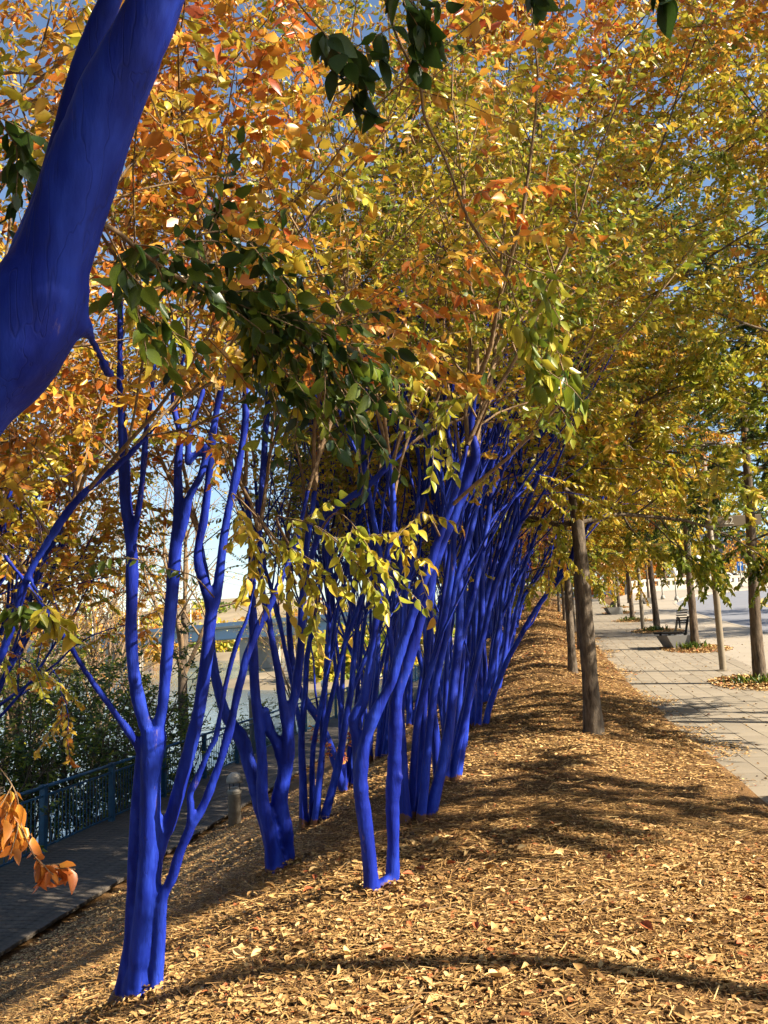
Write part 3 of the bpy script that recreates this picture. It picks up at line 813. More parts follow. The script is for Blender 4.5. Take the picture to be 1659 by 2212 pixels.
spray(T3, t_[5:], 9, .28, 8, .064, .36, .05, .8)
t_ = twig_px(T3, [(1028, 900, d, 5), (950, 760, 4.2, 4), (900, 760, 4.0, 3), (860, 820, 3.95, 2)])
spray(T3, t_[5:], 9, .3, 8, .064, .38, .05, .8)
tree3 = finish(T3, 'crape_myrtle', tuple(base_at(822, 1930, d)), 'blue tree standing on two legs that part in a narrow V at the ground', 'tree', 'trees painted blue', BLUE, TWIG, n_single=300, remesh=.013)

# ---------------- tree rooted beyond the left edge, its thin stem crosses into the picture
T0 = Tree(24)
S(T0, [(-420, 2620, 3.0, 80), (-400, 2200, 3.0, 66), (-330, 1900, 3.05, 52), (-200, 1700, 3.1, 36), (-90, 1570, 3.1, 25), (0, 1420, 3.1, 20), (35, 1320, 3.1, 19), (62, 1240, 3.1, 19), (110, 1160, 3.1, 18), (160, 1090, 3.1, 18), (205, 1045, 3.1, 16), (260, 1000, 3.1, 13), (330, 930, 3.1, 10), (400, 860, 3.1, 7)], 10, root=True)
w1 = T0.big[-1]
S(T0, [(-400, 2250, 3.05, 50), (-420, 1800, 3.1, 46), (-380, 1300, 3.1, 40), (-330, 900, 3.15, 32), (-260, 500, 3.2, 24), (-200, 150, 3.2, 16)], 10)
w2 = T0.big[-1]
S(T0, [(62, 1240, 3.1, 12), (90, 1300, 3.05, 10), (125, 1345, 3.0, 8), (160, 1390, 2.95, 5)], 7)
crown_on(T0, w1[0], w1[1], 5, .75, 1.1, .62, CM, .3, zmin=1.9)
crown_on(T0, w2[0], w2[1], 11, .4, 1.7, .66, CM, .4, out=(.5, .9, 0), zmin=1.9)
for pl, hh, n_, sl_ in (([(-160, 1500, 3.1, 6), (-60, 1600, 2.4, 4), (0, 1660, 2.2, 3), (35, 1715, 2.15, 3), (40, 1770, 2.15, 2), (30, 1800, 2.15, 2)], .70, 6, .11),
                 ([(40, 1770, 2.15, 2), (65, 1830, 2.15, 2), (85, 1862, 2.15, 2), (120, 1880, 2.15, 1)], .74, 2, .07),
                 ([(62, 1270, 3.1, 5), (80, 1290, 2.5, 3), (105, 1315, 2.2, 2), (120, 1345, 2.2, 2)], .46, 3, .09),
                 ([(0, 1300, 3.1, 5), (30, 1310, 2.4, 3), (45, 1330, 2.2, 2)], .2, 2, .07),
                 ([(110, 1160, 3.1, 7), (40, 1060, 3.0, 5), (-20, 1000, 2.9, 3)], .66, 7, .32),
                 ([(60, 1240, 3.1, 7), (-10, 1150, 3.0, 5), (-50, 1080, 2.9, 3)], .55, 7, .32),
                 ([(160, 1090, 3.1, 7), (90, 980, 3.0, 5), (20, 930, 2.9, 3)], .66, 7, .32)):
    t_ = twig_px(T0, pl)
    spray(T0, t_[len(t_) // 2:], n_ + (2 if sl_ < .2 else 0), sl_, 5 if sl_ < .2 else 8, .052, hh, .04, .9)
tree0 = finish(T0, 'crape_myrtle', tuple(base_at(-410, 2480, 3.0)), 'blue tree rooted beyond the left edge, one thin stem leaning across the railing view', 'tree', 'trees painted blue', BLUE, TWIG, n_single=200, remesh=.012)

# ---------------- thin leaning sapling on the slope
T4 = Tree(25); d = gdepth(745, 1712)
S(T4, [(746, 1725, d, 24), (742, 1708, d, 21), (728, 1662, d, 20), (710, 1604, d, 19), (686, 1551, d, 18), (652, 1500, d, 17), (634, 1450, d, 16), (626, 1380, d, 14), (622, 1280, d, 11)], 8, root=True)
v1 = T4.big[-1]
crown_on(T4, v1[0], v1[1], 4, .6, 1.2, .55, CM, .4, zmin=1.8)
t_ = twig_px(T4, [(720, 1640, d, 4), (700, 1600, d - .1, 3), (690, 1570, d - .15, 2)])
spray(T4, t_, 6, .2, 8, .06, .78, .05, .4)
t_ = twig_px(T4, [(724, 1650, d, 4), (750, 1610, d - .1, 3), (765, 1575, d - .15, 2)])
spray(T4, t_, 6, .2, 8, .06, .76, .05, .4)
finish(T4, 'crape_myrtle', tuple(base_at(745, 1712, d)), 'single thin blue stem leaning left on the slope, red leaf sprouts low on it', 'tree', 'trees painted blue', BLUE, TWIG, remesh=.014)

# ---------------- generic blue trees for the two rows
CMG = dict(CM); CMG.update(kids=(0, 3, 4), nl=21, ls=.06)
def generic_cm(seed, nst, hue, H=4.1):
    t = Tree(seed); r = t.r
    for k in range(nst):
        a = 2 * math.pi * (k + r.uniform(-.3, .3)) / nst
        off = np.array([math.cos(a), math.sin(a), 0])
        lean = r.uniform(.05, .21)
        p = off * r.uniform(.04, .12); p[2] = -.15
        d_ = off * lean + np.array([.10, 0, 1.])
        pts, rad = t.line(p, d_, H * r.uniform(.8, 1.15), r.uniform(.032, .050), .016, 11, .065, .012)
        rad[0] *= 1.35; rad[1] *= 1.08
        pts = catmull(pts, 2); rad = np.interp(np.linspace(0, 1, len(pts)), np.linspace(0, 1, len(rad)), rad) * (1 + .05 * r.normal(size=len(pts)))
        t.big.append((pts, rad, 8))
        # a fork of the stem
        i = int(len(pts) * r.uniform(.32, .58))
        d2 = t.side(pts[i + 1] - pts[i], r.uniform(.3, .5)); d2[2] += .25
        p2, r2_ = t.line(pts[i], d2, H * r.uniform(.5, .75), rad[i] * .72, .02, 8, .075, .03)
        t.big.append((p2, r2_, 7))
        for (pp, rr_) in ((pts, rad), (p2, r2_)):
            crown_on(t, pp, rr_, 4, .55, 1.25, hue, CMG, .5, out=off * .8, zmin=2.2)
            # thin blue shoots
            for q in range(5):
                i = int(len(pp) * r.uniform(.35, .9)); i = min(i, len(pp) - 2)
                d3 = t.side(pp[i + 1] - pp[i], r.uniform(.3, .6)); d3[2] += .45
                l, ra = t.line(pp[i], d3, r.uniform(1, 2.3), r.uniform(.009, .015), .004, 5, .09, .04)
                t.big.append((l, ra, 4))
    return t
ORD = ['first', 'second', 'third', 'fourth', 'fifth', 'sixth', 'seventh', 'eighth', 'ninth', 'tenth', 'eleventh', 'twelfth', 'thirteenth', 'fourteenth', 'fifteenth', 'sixteenth', 'seventeenth', 'eighteenth', 'nineteenth', 'twentieth',
       'twenty-first', 'twenty-second', 'twenty-third', 'twenty-fourth', 'twenty-fifth', 'twenty-sixth', 'twenty-seventh', 'twenty-eighth', 'twenty-ninth', 'thirtieth', 'thirty-first', 'thirty-second']
protos = []
def gz(u, v): return float(G(u, v))
def put_row(us, v0, v1, dv, text, seedbase):
    v = v0; k = 0
    rr = random.Random(seedbase)
    while v < v1 and k < len(ORD):
        u = us + rr.uniform(-.09, .09); vv = v + rr.uniform(-.25, .25)
        lab = f'{ORD[k]} blue multi-stemmed tree {text}'
        loc = (u, vv, gz(u, vv))
        near_f = max(0, 1 - vv / 40)
        shift = .5 + rr.uniform(-.05, .06) + (.02 if seedbase == 1 else .10)
        if len(protos) < 4:
            i_ = len(protos)
            t = generic_cm(100 + i_ * 7, (5, 6, 5, 4, 5)[i_], (.40, .46, .43, .50, .48)[i_])
            o = finish(t, 'crape_myrtle', (0, 0, 0), lab, 'tree', 'trees painted blue', BLUE, BLUE_THIN, merge_big=True, n_single=300 if i_ == 0 else 0, off=loc)
            o.location = loc
            for c in o.children: c.color = (shift, 0, 0, 1)
            protos.append(o)
        else:
            copy_tree(protos[rr.randrange(4)], loc, rr.uniform(-.9, .9), rr.uniform(.9, 1.12), lab, 'trees painted blue', shift)
        v += dv * rr.uniform(.9, 1.1); k += 1
put_row(-.97, 6.75, 64, 1.85, 'behind the V shaped one in the row nearest the paving', 1)
copy_tree(protos[1], (-5.4, 6.0, gz(-5.4, 6.0)), 1.0, 1.1, 'blue tree beyond the left edge, its orange crown over the railing', 'trees painted blue', .64) if len(protos) > 3 else None
put_row(-2.35, 8.2, 62, 2.0, 'along the row on the river side of the mound', 2)

# ------------------------------------------------------------------ brown-barked trees
MA = dict(trop=(-.10, -.03, .0), wob=(.14, .14, .15), kids=(0, 6, 7), ang=(.5, 1.1), lift=(0, .0, .08), ratio=(.36, .55), nl=25, ls=.086, hv=.06, droop=.6)
OK_ = dict(trop=(-.06, -.02, .0), wob=(.14, .14, .14), kids=(0, 6, 6), ang=(.5, 1.1), lift=(0, .0, .08), ratio=(.32, .5), nl=21, ls=.105, hv=.05, droop=.5)
def big_tree(seed, r_base, z_first, H, spread, nlimb, hue_lo, hue_hi, o, wob=.012, droopy=.1):
    t = Tree(seed); r = t.r
    pts, rad = t.line((0, 0, -.15), (0, 0, 1), H * .93, r_base, .025, 18, wob, .03)
    rad = r_base * (1 - .82 * np.linspace(0, 1, 19) ** 1.1)
    rad[0] *= 1.35; rad[1] *= 1.0
    pp = catmull(pts, 3); rp = np.interp(np.linspace(0, 1, len(pp)), np.linspace(0, 1, 19), rad)
    rp[:3] = r_base * np.array([1.45, 1.22, 1.1])
    rp *= 1 + .035 * r.normal(size=len(rp))
    t.big.append((pp, rp, 14))
    for k in range(nlimb):
        z = z_first + (H * .9 - z_first) * ((k + r.uniform(0, .9)) / nlimb) ** 1.0
        i = min(np.searchsorted(pp[:, 2], z), len(pp) - 2)
        f = (z - z_first) / (H - z_first)
        L = spread * (.45 + .75 * math.sin(math.pi * min(1, .10 + f * .88)) ** .8) * r.uniform(.75, 1.1) * .62
        a = k * 2.4 + r.uniform(-.3, .3)
        d_ = np.array([math.cos(a), math.sin(a), -droopy + .25 + .9 * f])
        t.ramify(pp[i], d_, L, rp[i] * .42, 2, hue_lo + (hue_hi - hue_lo) * f + r.normal() * .04, o)
    return t
# row of trees in the mulch
A1 = big_tree(301, .105, 2.35, 9.8, 3.9, 37, .39, .72, MA, .005, .30)
A2 = big_tree(305, .10, 2.7, 10.2, 2.8, 30, .44, .74, MA, .010, .1)
pA = P(1280, 1566, 10.4)
def along_row(px, py, D_):
    p = P(px, py, D_); return p.x, p.y
ua, va = along_row(1281, 1560, 10.4)
tA = finish(A1, 'shade_tree', (0, 0, 0), 'nearest brown trunked tree standing in the mulch beside the paving', 'tree', 'brown trunked trees', BARK2, BARK2, width=1.15, n_single=300, off=(ua, va, gz(ua, va)))
tA.location = (ua, va, gz(ua, va))
labs = ['slim brown trunk farther up the mulch, midway to the crest', 'brown trunk in the mulch close before the crest', 'thinner brown trunk just behind the nearest brown trunked tree in mulch', 'third brown trunk in the mulch, far up the mound', 'fourth brown trunk in the mulch, near the crest']
for (u, v, sc, rz, sh), lab in zip(((1.15, 24.5, .85, .7, .55), (1.3, 41, .85, 5.0, .56), (.66, 18.1, .82, 2.1, .55), (1.35, 33, .85, 3.9, .6), (1.3, 50, .8, 1.0, .6)), labs):
    copy_tree(tA, (u, v, gz(u, v)), rz, sc, lab, 'brown trunked trees', sh)
# street-side trees, green
B1 = big_tree(311, .125, 3.9, 10.0, 3.4, 32, .13, .22, OK_, .014, .2)
B2 = big_tree(312, .12, 3.5, 9.4, 3.2, 32, .16, .30, OK_, .014, .2)
spots = [(1643, 1478, 16.6), (1502, 1400, 24.2), (1420, 1363, 31.5), (1367, 1341, 39.5), (1337, 1325, 47)]
tb = []
blabs = ['thick dark trunked green tree at the right edge beside the paving', 'green street tree growing right beside the concrete bench', 'green street tree just beyond the concrete bench', 'fourth street tree along the paving, beyond the second lamp pole', 'fifth street tree along the paving, close to a lamp pole', 'sixth street tree, where the paving meets the bend', 'seventh street tree, where the road begins to bend', 'eighth and last street tree before the white balustrade']
bpos = [along_row(*s_) for s_ in spots] + [(4.9, 55), (6.2, 60), (8.0, 64)]
for k, ((u, v), lab) in enumerate(zip(bpos, blabs)):
    loc = (u, v, float(zp(v)))
    if k < 2:
        o = finish((B1, B2)[k], 'shade_tree', (0, 0, 0), lab, 'tree', 'street trees', BARK, BARK, width=.7)
        o.location = loc
        tb.append(o)
    else:
        copy_tree(tb[k % 2], loc, k * 1.3, (.9, .92, .95, .9, .85, .9, .8, .8)[k], lab, 'street trees', (.5, .5, .47, .52, .58, .66, .66, .7)[k])
# the row goes on behind and beside the camera; these crowns reach into the picture and shade the foreground
o = finish(A2, 'shade_tree', (0, 0, 0), 'orange leaved tree beyond the right edge, its crown filling the upper right', 'tree', 'street trees', BARK2, BARK2, width=1.15, shift=.53, n_single=300, off=(4.8, 6.5, float(zp(6.5))))
o.location = (4.8, 6.5, float(zp(6.5)))
copy_tree(tA, (5.0, 12.2, float(zp(12.2))), 2.2, 1.08, 'yellow green tree beyond the right edge, next along from the orange leaved one', 'street trees', .46)
OKS = dict(OK_); OKS.update(kids=(0, 3, 3), nl=12)
B3 = big_tree(313, .105, 5.0, 9.0, 1.7, 10, .2, .3, OKS, .014, .0)
o = finish(B3, 'shade_tree', (0, 0, 0), 'slim street tree beyond the right edge beside the camera', 'tree', 'street trees', BARK, BARK, width=.7)
o.location = (4.5, 3.15, float(zp(3.15)))
for k, (u, v) in enumerate(((18.0, 29), (18.2, 37), (19.0, 46))):
    copy_tree(tb[k % 2], (u, v, float(zp(v)) - .1), k * 2.0, 1.0, f'{ORD[k]} tree across the road beyond the right edge', 'trees across the road', .5)
copy_tree(tb[0], (4.5, -1.1, float(zp(-1.1))), 2.6, 1.08, 'street tree beside the camera on the paving', 'street trees', .52)
copy_tree(tb[1], (9.5, -4.6, float(zp(-4.6))), 1.1, 1.1, 'unseen tree added behind the camera to shade the near leaning tree', 'street trees', .52)  # out of view, added to deepen the shade on the near leaning trunk
# planting continued out of view, added to keep sky light off the foreground
for k, (u, v) in enumerate(((-1.2, -2.4), (-2.7, -.6), (-3.3, 1.2), (-1.0, -5.0), (-2.6, -3.6), (-4.6, 3.4))):
    copy_tree(protos[k % 4], (u, v, gz(u, v)), k * 1.7, 1.1, f'{ORD[k]} unseen blue tree added behind the standpoint to screen the sky', 'trees painted blue', .52)

# leaf beds round the street trees
def litter(name, pts, size, hue, tilt=.5, parent=None, mat=LITTER, flat=False):
    n = len(pts); a = rng.uniform(0, 2 * math.pi, n)
    d = np.stack([np.cos(a), np.sin(a), rng.normal(0, .22, n)], 1)
    nm = np.stack([rng.normal(0, tilt, n), rng.normal(0, tilt, n), np.ones(n)], 1)
    me = (flat_mesh if flat else leaves_mesh)(name, pts, d, nm, size, hue)
    o = mobj(name, me, mat, parent); o['kind'] = 'stuff'
    return o
for k, (u, v) in enumerate(bpos[:6]):
    bed = MB(); rings = [(0, .09), (.35, .075), (.7, .045), (1.0, -.03)]
    vs = []
    for r_, z_ in rings[1:]:
        for q_ in range(22):
            a = 2 * math.pi * q_ / 22; rr_ = r_ * (1 + .12 * math.sin(3 * a + k)) * 1.0
            x, y = u + rr_ * math.cos(a) * .75, v + rr_ * math.sin(a) * 1.15
            vs.append((x, y, float(zp(y)) + z_))
    vs.append((u, v, float(zp(v)) + .09))
    fs = [(66, q_, (q_ + 1) % 22) for q_ in range(22)]
    for t_ in range(2):
        fs += [(t_ * 22 + q_, t_ * 22 + 22 + q_, t_ * 22 + 22 + (q_ + 1) % 22, t_ * 22 + (q_ + 1) % 22) for q_ in range(22)]
    b_o = tag(bed.poly(vs, fs).build('planting_bed', MULCH, smooth=True), kind='structure')
    n = 1900 if k < 3 else 800
    rr_ = np.sqrt(rng.uniform(0, 1, n)) * 1.15; a = rng.uniform(0, 2 * math.pi, n)
    x = u + rr_ * np.cos(a) * .8; y = v + rr_ * np.sin(a) * 1.2
    h = np.interp(rr_, [0, .35, .7, 1.0, 1.2], [.095, .08, .05, .015, .012])
    litter('leaf_litter', np.stack([x, y, zp(y) + h + rng.uniform(0, .015, n)], 1), rng.uniform(.05, .09, n), np.clip(rng.normal(.68, .18, n), 0, 1), .5, b_o)
    # grass tuft in the bed
    n = 90
    x = u - .1 + rng.normal(0, .25, n); y = v - .45 + rng.normal(0, .16, n)
    d_ = np.stack([rng.normal(0, .5, n), rng.normal(0, .5, n), np.ones(n)], 1)
    gm = leaves_mesh('grass', np.stack([x, y, zp(y) + .05], 1), d_, rng.normal(size=(n, 3)), rng.uniform(.12, .24, n), np.clip(rng.normal(.2, .08, n), 0, 1), .12)
    go = tag(mobj('grass', gm, LEAF, b_o), kind='stuff'); go.color = (.5, 0, 0, 1)

# ------------------------------------------------------------------ leaf litter and straw over the mulch
def scatter(n, ulo, uhi, vlo, vhi, power=1.0):
    u = rng.uniform(ulo, uhi, n); t = rng.uniform(0, 1, n) ** power
    v = vlo + (vhi - vlo) * t
    return u, v
def edge_keep(u, v):
    """uneven edge where the litter thins out over the paving"""
    e = 1.75 + .22 * np.sin(v * 1.3) + .14 * np.sin(v * 3.7 + 1) + .06 * np.sin(v * 9)
    return u < e + np.abs(rng.normal(0, .16, len(u)))
def gpos(u, v, lift):
    z = np.where(u > 1.62, np.maximum(zp(v) + .012, G(u, v)), G(u, v))
    return np.stack([u, v, z + lift], 1)
for (n, box, s0, s1) in ((40000, (-3.6, 2.3, 1.8, 6.5), .022, .062), (95000, (-6.3, 2.3, 1.8, 8.6), .014, .036), (100000, (-6.3, 2.3, 8.5, 18), .03, .055), (60000, (-4.5, 2.3, 18, 36), .05, .085), (30000, (-3, 2.6, 36, 66), .09, .15)):
    u, v = scatter(n, *box)
    k = edge_keep(u, v); u, v = u[k], v[k]
    pt = np.sin(u * 1.9 + 1.3 * np.sin(v * .8)) * np.sin(v * 1.4 + u) + .6 * np.sin(u * 4.3 - v * 3.1) * np.sin(v * 4.9 + u * 2)
    keep = rng.uniform(size=len(u)) < .72 + .3 * pt
    u, v, pt = u[keep], v[keep], pt[keep]
    hz = np.clip(rng.normal(.58, .20, len(u)) + .07 * pt, .02, .88)
    hz[rng.uniform(size=len(u)) < .04] = .95
    litter('leaf_litter', gpos(u, v, rng.uniform(.002, .012, len(u))), rng.uniform(s0, s1, len(u)), hz, .20, flat=n != 40000)['label'] = 'tan fallen leaves covering the mulch'
# pine straw: thin blades
def straw(n, box, l0, l1, w):
    u, v = scatter(n, *box); k = edge_keep(u, v) & (u < 1.75); u, v = u[k], v[k]; n = len(u)
    a = rng.uniform(0, 2 * math.pi, n); L = rng.uniform(l0, l1, n)
    p = gpos(u, v, rng.uniform(.002, .018, n))
    d_ = np.stack([np.cos(a), np.sin(a), rng.normal(0, .12, n)], 1) * L[:, None]
    s_ = np.stack([-np.sin(a), np.cos(a), rng.normal(0, .5, n)], 1) * w
    V = np.stack([p - s_, p + s_, p + d_ + s_, p + d_ - s_], 1).reshape(-1, 3)
    o = mobj('pine_straw', npmesh('pine_straw', V, quads=np.arange(len(V)).reshape(-1, 4), attr={'hue': np.repeat(np.clip(rng.normal(.45, .15, n), .05, .85), 4)}), LITTER)
    tag(o, 'thin pine straw strewn over the mulch', kind='stuff')
straw(65000, (-4.5, 2.1, 1.6, 7.5), .05, .13, .0016)
straw(16000, (-5.5, 2.1, 7.5, 16), .07, .16, .003)
# bits of leaf on the paving
n = 1500
u = rng.uniform(1.8, 6.6, n) ; v = rng.uniform(5, 40, n)
litter('leaf_litter', np.stack([u, v, zp(v) + .016], 1), rng.uniform(.03, .06, n), np.clip(rng.normal(.5, .2, n), 0, 1), .25)
# larger curled leaves lying singly in the foreground
FALL = [fine_leaf('leaf_blade', h, LITTER, random.uniform(-.5, .6), random.uniform(.3, 1.3)) for h in np.linspace(.35, .95, 9)]
for k in range(220):
    u, v = random.uniform(-2.2, 1.9), random.uniform(2.0, 6.2)
    p = gpos(np.array([u]), np.array([v]), .018)[0]
    if p[0] > 2: continue
    a = random.uniform(0, 6.28)
    o = place_leaf(None, (0, 0, 0), p, np.array([math.cos(a), math.sin(a), .1]), np.array([random.gauss(0, .5), random.gauss(0, .5), 1.]), random.uniform(.05, .085), random.choice((.1, .25, .4, .5, .6, .7, .75, .97)), FALL)
    o.name = 'fallen_leaf'
    tag(o, 'single curled fallen leaf lying on the sunlit mulch in the foreground', 'leaf', 'large fallen leaves in the foreground')
for bx, by, D_ in ((290, 2160, None), (600, 1885, None), (820, 1925, None)):
    dd_ = gdepth(bx, by); p = P(bx, by, dd_); n = 420
    rr_ = np.abs(rng.normal(.10, .09, n)) + .05; a = rng.uniform(0, 6.28, n)
    x = p.x + rr_ * np.cos(a) * 1.5; y = p.y + rr_ * np.sin(a)
    litter('leaf_drift', np.stack([x, y, G(x, y) + .012 + .05 * np.exp(-(rr_ / .14) ** 2) * rng.uniform(.2, 1, n)], 1), rng.uniform(.025, .05, n), np.clip(rng.normal(.55, .2, n), 0, .88), .7)['label'] = 'leaves drifted against the foot of a blue trunk'
# a few sticks
for k in range(6):
    u, v = random.uniform(-1.2, 1.2), random.uniform(2.6, 4.8)
    p = gpos(np.array([u]), np.array([v]), .02)[0]; a = random.uniform(0, 3.1)
    pts = [p + np.array([math.cos(a + .15 * math.sin(q_)) * .07 * q_, math.sin(a) * .07 * q_, .004 * math.sin(q_ * 2)]) for q_ in range(5)]
    s_ = MB().tube(pts, [.004, .0045, .004, .003, .002], 5).build('fallen_stick', TWIG)
    tag(s_, 'thin dry stick lying on the sunlit mulch', 'stick', 'sticks on the mulch')

# ------------------------------------------------------------------ river walk
UF, UW = -8.55, -6.35
deck = empty('boardwalk', (0, 0, ZW)); deck['kind'] = 'structure'
pl = MB().box(UF - .25, UW, -.068, .068, -.05, 0, .006).mesh('plank'); pl.materials.append(BOARD)
k = 0; v = 8.0
while v < 28:
    o = link(bpy.data.objects.new('plank', pl), deck); o.location = (random.uniform(-.012, .012), v, random.uniform(-.002, .002)); v += .145
far = MB()
while v < 75:
    far.box(UF - .25, UW, v - .066, v + .066, -.05, random.uniform(-.003, .003)); v += .145
vv_ = 7.9
while vv_ > -3:
    far.box(UF - .25, UW, vv_ - .066, vv_ + .066, -.05, 0); vv_ -= .145
tag(far.build('planking_beyond', BOARD, deck), kind='stuff')

fence = empty('railing', (UF, 0, ZW), 'blue green steel railing along the river side of the boardwalk', 'railing')
pm = MB().box(-.05, .05, -.05, .05, -.1, 1.10, .008).box(-.06, .06, -.06, .06, 1.10, 1.12).mesh('post'); pm.materials.append(FENCE)
v = 4.3; posts = []
while v < 72:
    o = link(bpy.data.objects.new('post', pm), fence); o.location = (0, v, 0); posts.append(v); v += 2.44
bars = MB().box(-.007, .007, -.007, .007, .1, .92).mesh('baluster'); bars.materials.append(FENCE)
restb = MB(); cnt = 0
for a, b in zip(posts[:-1], posts[1:]):
    MB().tube([(0, a - .02, 1.085), (0, b + .02, 1.085)], [.03, .03], 10).build('top_rail', FENCE, fence, True)
    MB().box(-.014, .014, a + .05, b - .05, .92, .955).build('upper_rail', FENCE, fence)
    MB().box(-.014, .014, a + .05, b - .05, .07, .10).build('lower_rail', FENCE, fence)
    for q_ in range(1, 20):
        y = a + (b - a) * q_ / 20
        if y > 9.5 and cnt < 300:
            o = link(bpy.data.objects.new('baluster', bars), fence); o.location = (0, y, 0); cnt += 1
        else:
            restb.box(-.007, .007, y - .007, y + .007, .1, .92)
tag(restb.build('balusters_beyond', FENCE, fence), kind='stuff')

def bollard(u, v, lab):
    r = empty('bollard_light', (u, v, gz(u, v) if u > UW else ZW), lab, 'bollard', 'bollard lights')
    MB().lathe([(.12, -.1), (.12, .56), (.135, .565), (.135, .60)], 24).build('post', LAMPM, r, True)
    MB().lathe([(.15, .60), (.10, .66), (.07, .68)], 24).build('reflector', LAMPM, r, True)
    for q_ in range(3):
        a = q_ * 2.09
        MB().tube([(.11 * math.cos(a), .11 * math.sin(a), .60), (.11 * math.cos(a), .11 * math.sin(a), .78)], [.008, .008], 6).build('strut', DARKM, r)
    MB().lathe([(.15, .77), (.152, .80), (.14, .86), (.11, .91), (.06, .945), (.01, .955)], 24).build('dome', LAMPM, r, True)
pb = P(482, 1745, 16.3)
bollard(-5.85, pb.y, 'domed bollard light at the boardwalk edge below the mulch slope')
def capped(px, py, D_, lab):
    p = P(px, py, D_)
    r = empty('lamp_post', (p.x - .3, p.y, ZW - .3), lab, 'lamp', 'white capped lamps')
    h = p.z - ZW + .3
    MB().lathe([(.13, -.4), (.13, h - .34), (.16, h - .33), (.16, h - .28)], 16).build('post', LAMPM, r, True)
    MB().lathe([(.15, h - .28), (.17, h - .20), (.15, h - .08), (.05, h - .02), (.01, h + .02)], 16).build('cap', WHITE, r, True)
capped(565, 1488, 27.6, 'white capped lamp behind the railing, the nearer of two')
capped(715, 1466, 37.5, 'white capped lamp behind the railing, the farther of two')

# ------------------------------------------------------------------ river-bank shrubs and trees
def shrub(seed, p, rx, rz_, n, hue, label, ls=.12, name='riverbank_shrub', hv=.10):
    t = Tree(seed); r = t.r
    for k in range(n):
        a = r.uniform(0, 6.28); d_ = np.array([math.cos(a) * .7, math.sin(a) * .7, r.uniform(.5, 1.3)])
        L = rz_ * r.uniform(.6, 1.05)
        pts, rad = t.line((r.normal() * rx * .3, r.normal() * rx * .3, -.2), d_ * [rx / rz_, rx / rz_, 1], L, .025, .008, 6, .14, .02)
        t.fine.append((pts, rad, 5))
        for q_ in range(7):
            i = r.integers(1, 6)
            l, ra = t.line(pts[i], t.side(pts[i] - pts[i - 1], r.uniform(.5, 1.2)), rx * r.uniform(.35, .6), .008, .004, 4, .2, 0)
            t.fine.append((l, ra, 3))
            for w in range(4):
                j = r.integers(1, 5)
                l2, ra2 = t.line(l[j], t.side(l[j] - l[j - 1], r.uniform(.5, 1.2)), rx * .22, .004, .002, 3, .2, 0)
                t.fine.append((l2, ra2, 3)); t.leafy(l2, 9, ls, hue + r.normal() * .03, hv, .2)
    root = empty(name, tuple(p), label, 'shrub', 'river bank shrubs')
    mobj('branchwork', tubes_mesh('branchwork', t.fine), BARK, root)
    a = t.arrays()
    c = mobj('crown', leaves_mesh('crown', a[0], a[1], a[2], a[3], np.clip(a[4], 0, 1), .8), LEAF, root); c['kind'] = 'stuff'
    c.color = (.5, 0, 0, 1)
    return root
def bank_pt(px, D_, du=0):
    p = P(px, 1600, D_); return (p.x + du, p.y, gz(p.x + du, p.y))
shrub(401, bank_pt(150, 19), 2.3, 5.0, 38, .20, 'dark green shrub behind the railing at the far left')
shrub(402, bank_pt(-60, 17), 2.2, 5.2, 36, .22, 'dark olive shrub behind the railing cut by the left edge')
shrub(403, bank_pt(290, 22), 1.5, 3.6, 24, .24, 'dark green shrub behind the railing, next to a leaning trunk')
shrub(404, bank_pt(560, 38), 1.9, 3.4, 20, .25, 'light green sapling shrub behind the railing near the white capped lamp')
def bank_tree(seed, px, D_, H, lean, r_, hue, label, forks, leafn, bare=.6):
    t = Tree(seed); r = t.r
    pts, rad = t.line((0, 0, -.3), (lean, 0, 1), H * .5, r_, r_ * .62, 8, .05, .0)
    rad[0] *= 1.3
    t.big.append((catmull(pts, 2), np.interp(np.linspace(0, 1, 17), np.linspace(0, 1, 9), rad), 10))
    o = dict(trop=(-.12, -.02, .03), wob=(.16, .14, .1), kids=(0, 4, 4), ang=(.4, 1.0), lift=(0, .05, .2), ratio=(.45, .7), nl=leafn, ls=.09, hv=.05, droop=.6)
    for k in range(forks):
        i = min(8, 5 + k // 2)
        d_ = t.side(pts[i] - pts[i - 1], r.uniform(.25, .7)); d_[2] += .5
        t.ramify(pts[i], d_, H * r.uniform(.28, .42), rad[i] * .6, 2, hue, o)
    b = bank_pt(px, D_)
    g_ = finish(t, 'riverbank_tree', (0, 0, 0), label, 'tree', 'river bank trees', BARK, TWIG)
    g_.location = b
    return g_
bank_tree(411, 62, 19.5, 11, .05, .16, .60, 'dark forked trunk behind the railing at the far left', 8, 12)
bank_tree(412, 405, 24, 10, .06, .17, .42, 'slender forked tree behind the railing in front of the river', 8, 4)
bank_tree(413, 170, 32, 14, .12, .15, .60, 'pale thin twiggy tree on the river bank behind the dark shrubs', 9, 9)
bank_tree(414, 250, 36, 15, -.05, .16, .60, 'pale twiggy tree near the water left of the slender forked tree', 9, 9)
bank_tree(415, -40, 24, 12, .1, .17, .64, 'twiggy yellow leaved bank tree at the left edge', 10, 12)
bank_tree(416, 640, 46, 9, .02, .12, .46, 'thin bank tree seen between the blue stems beyond the second tree', 6, 5)

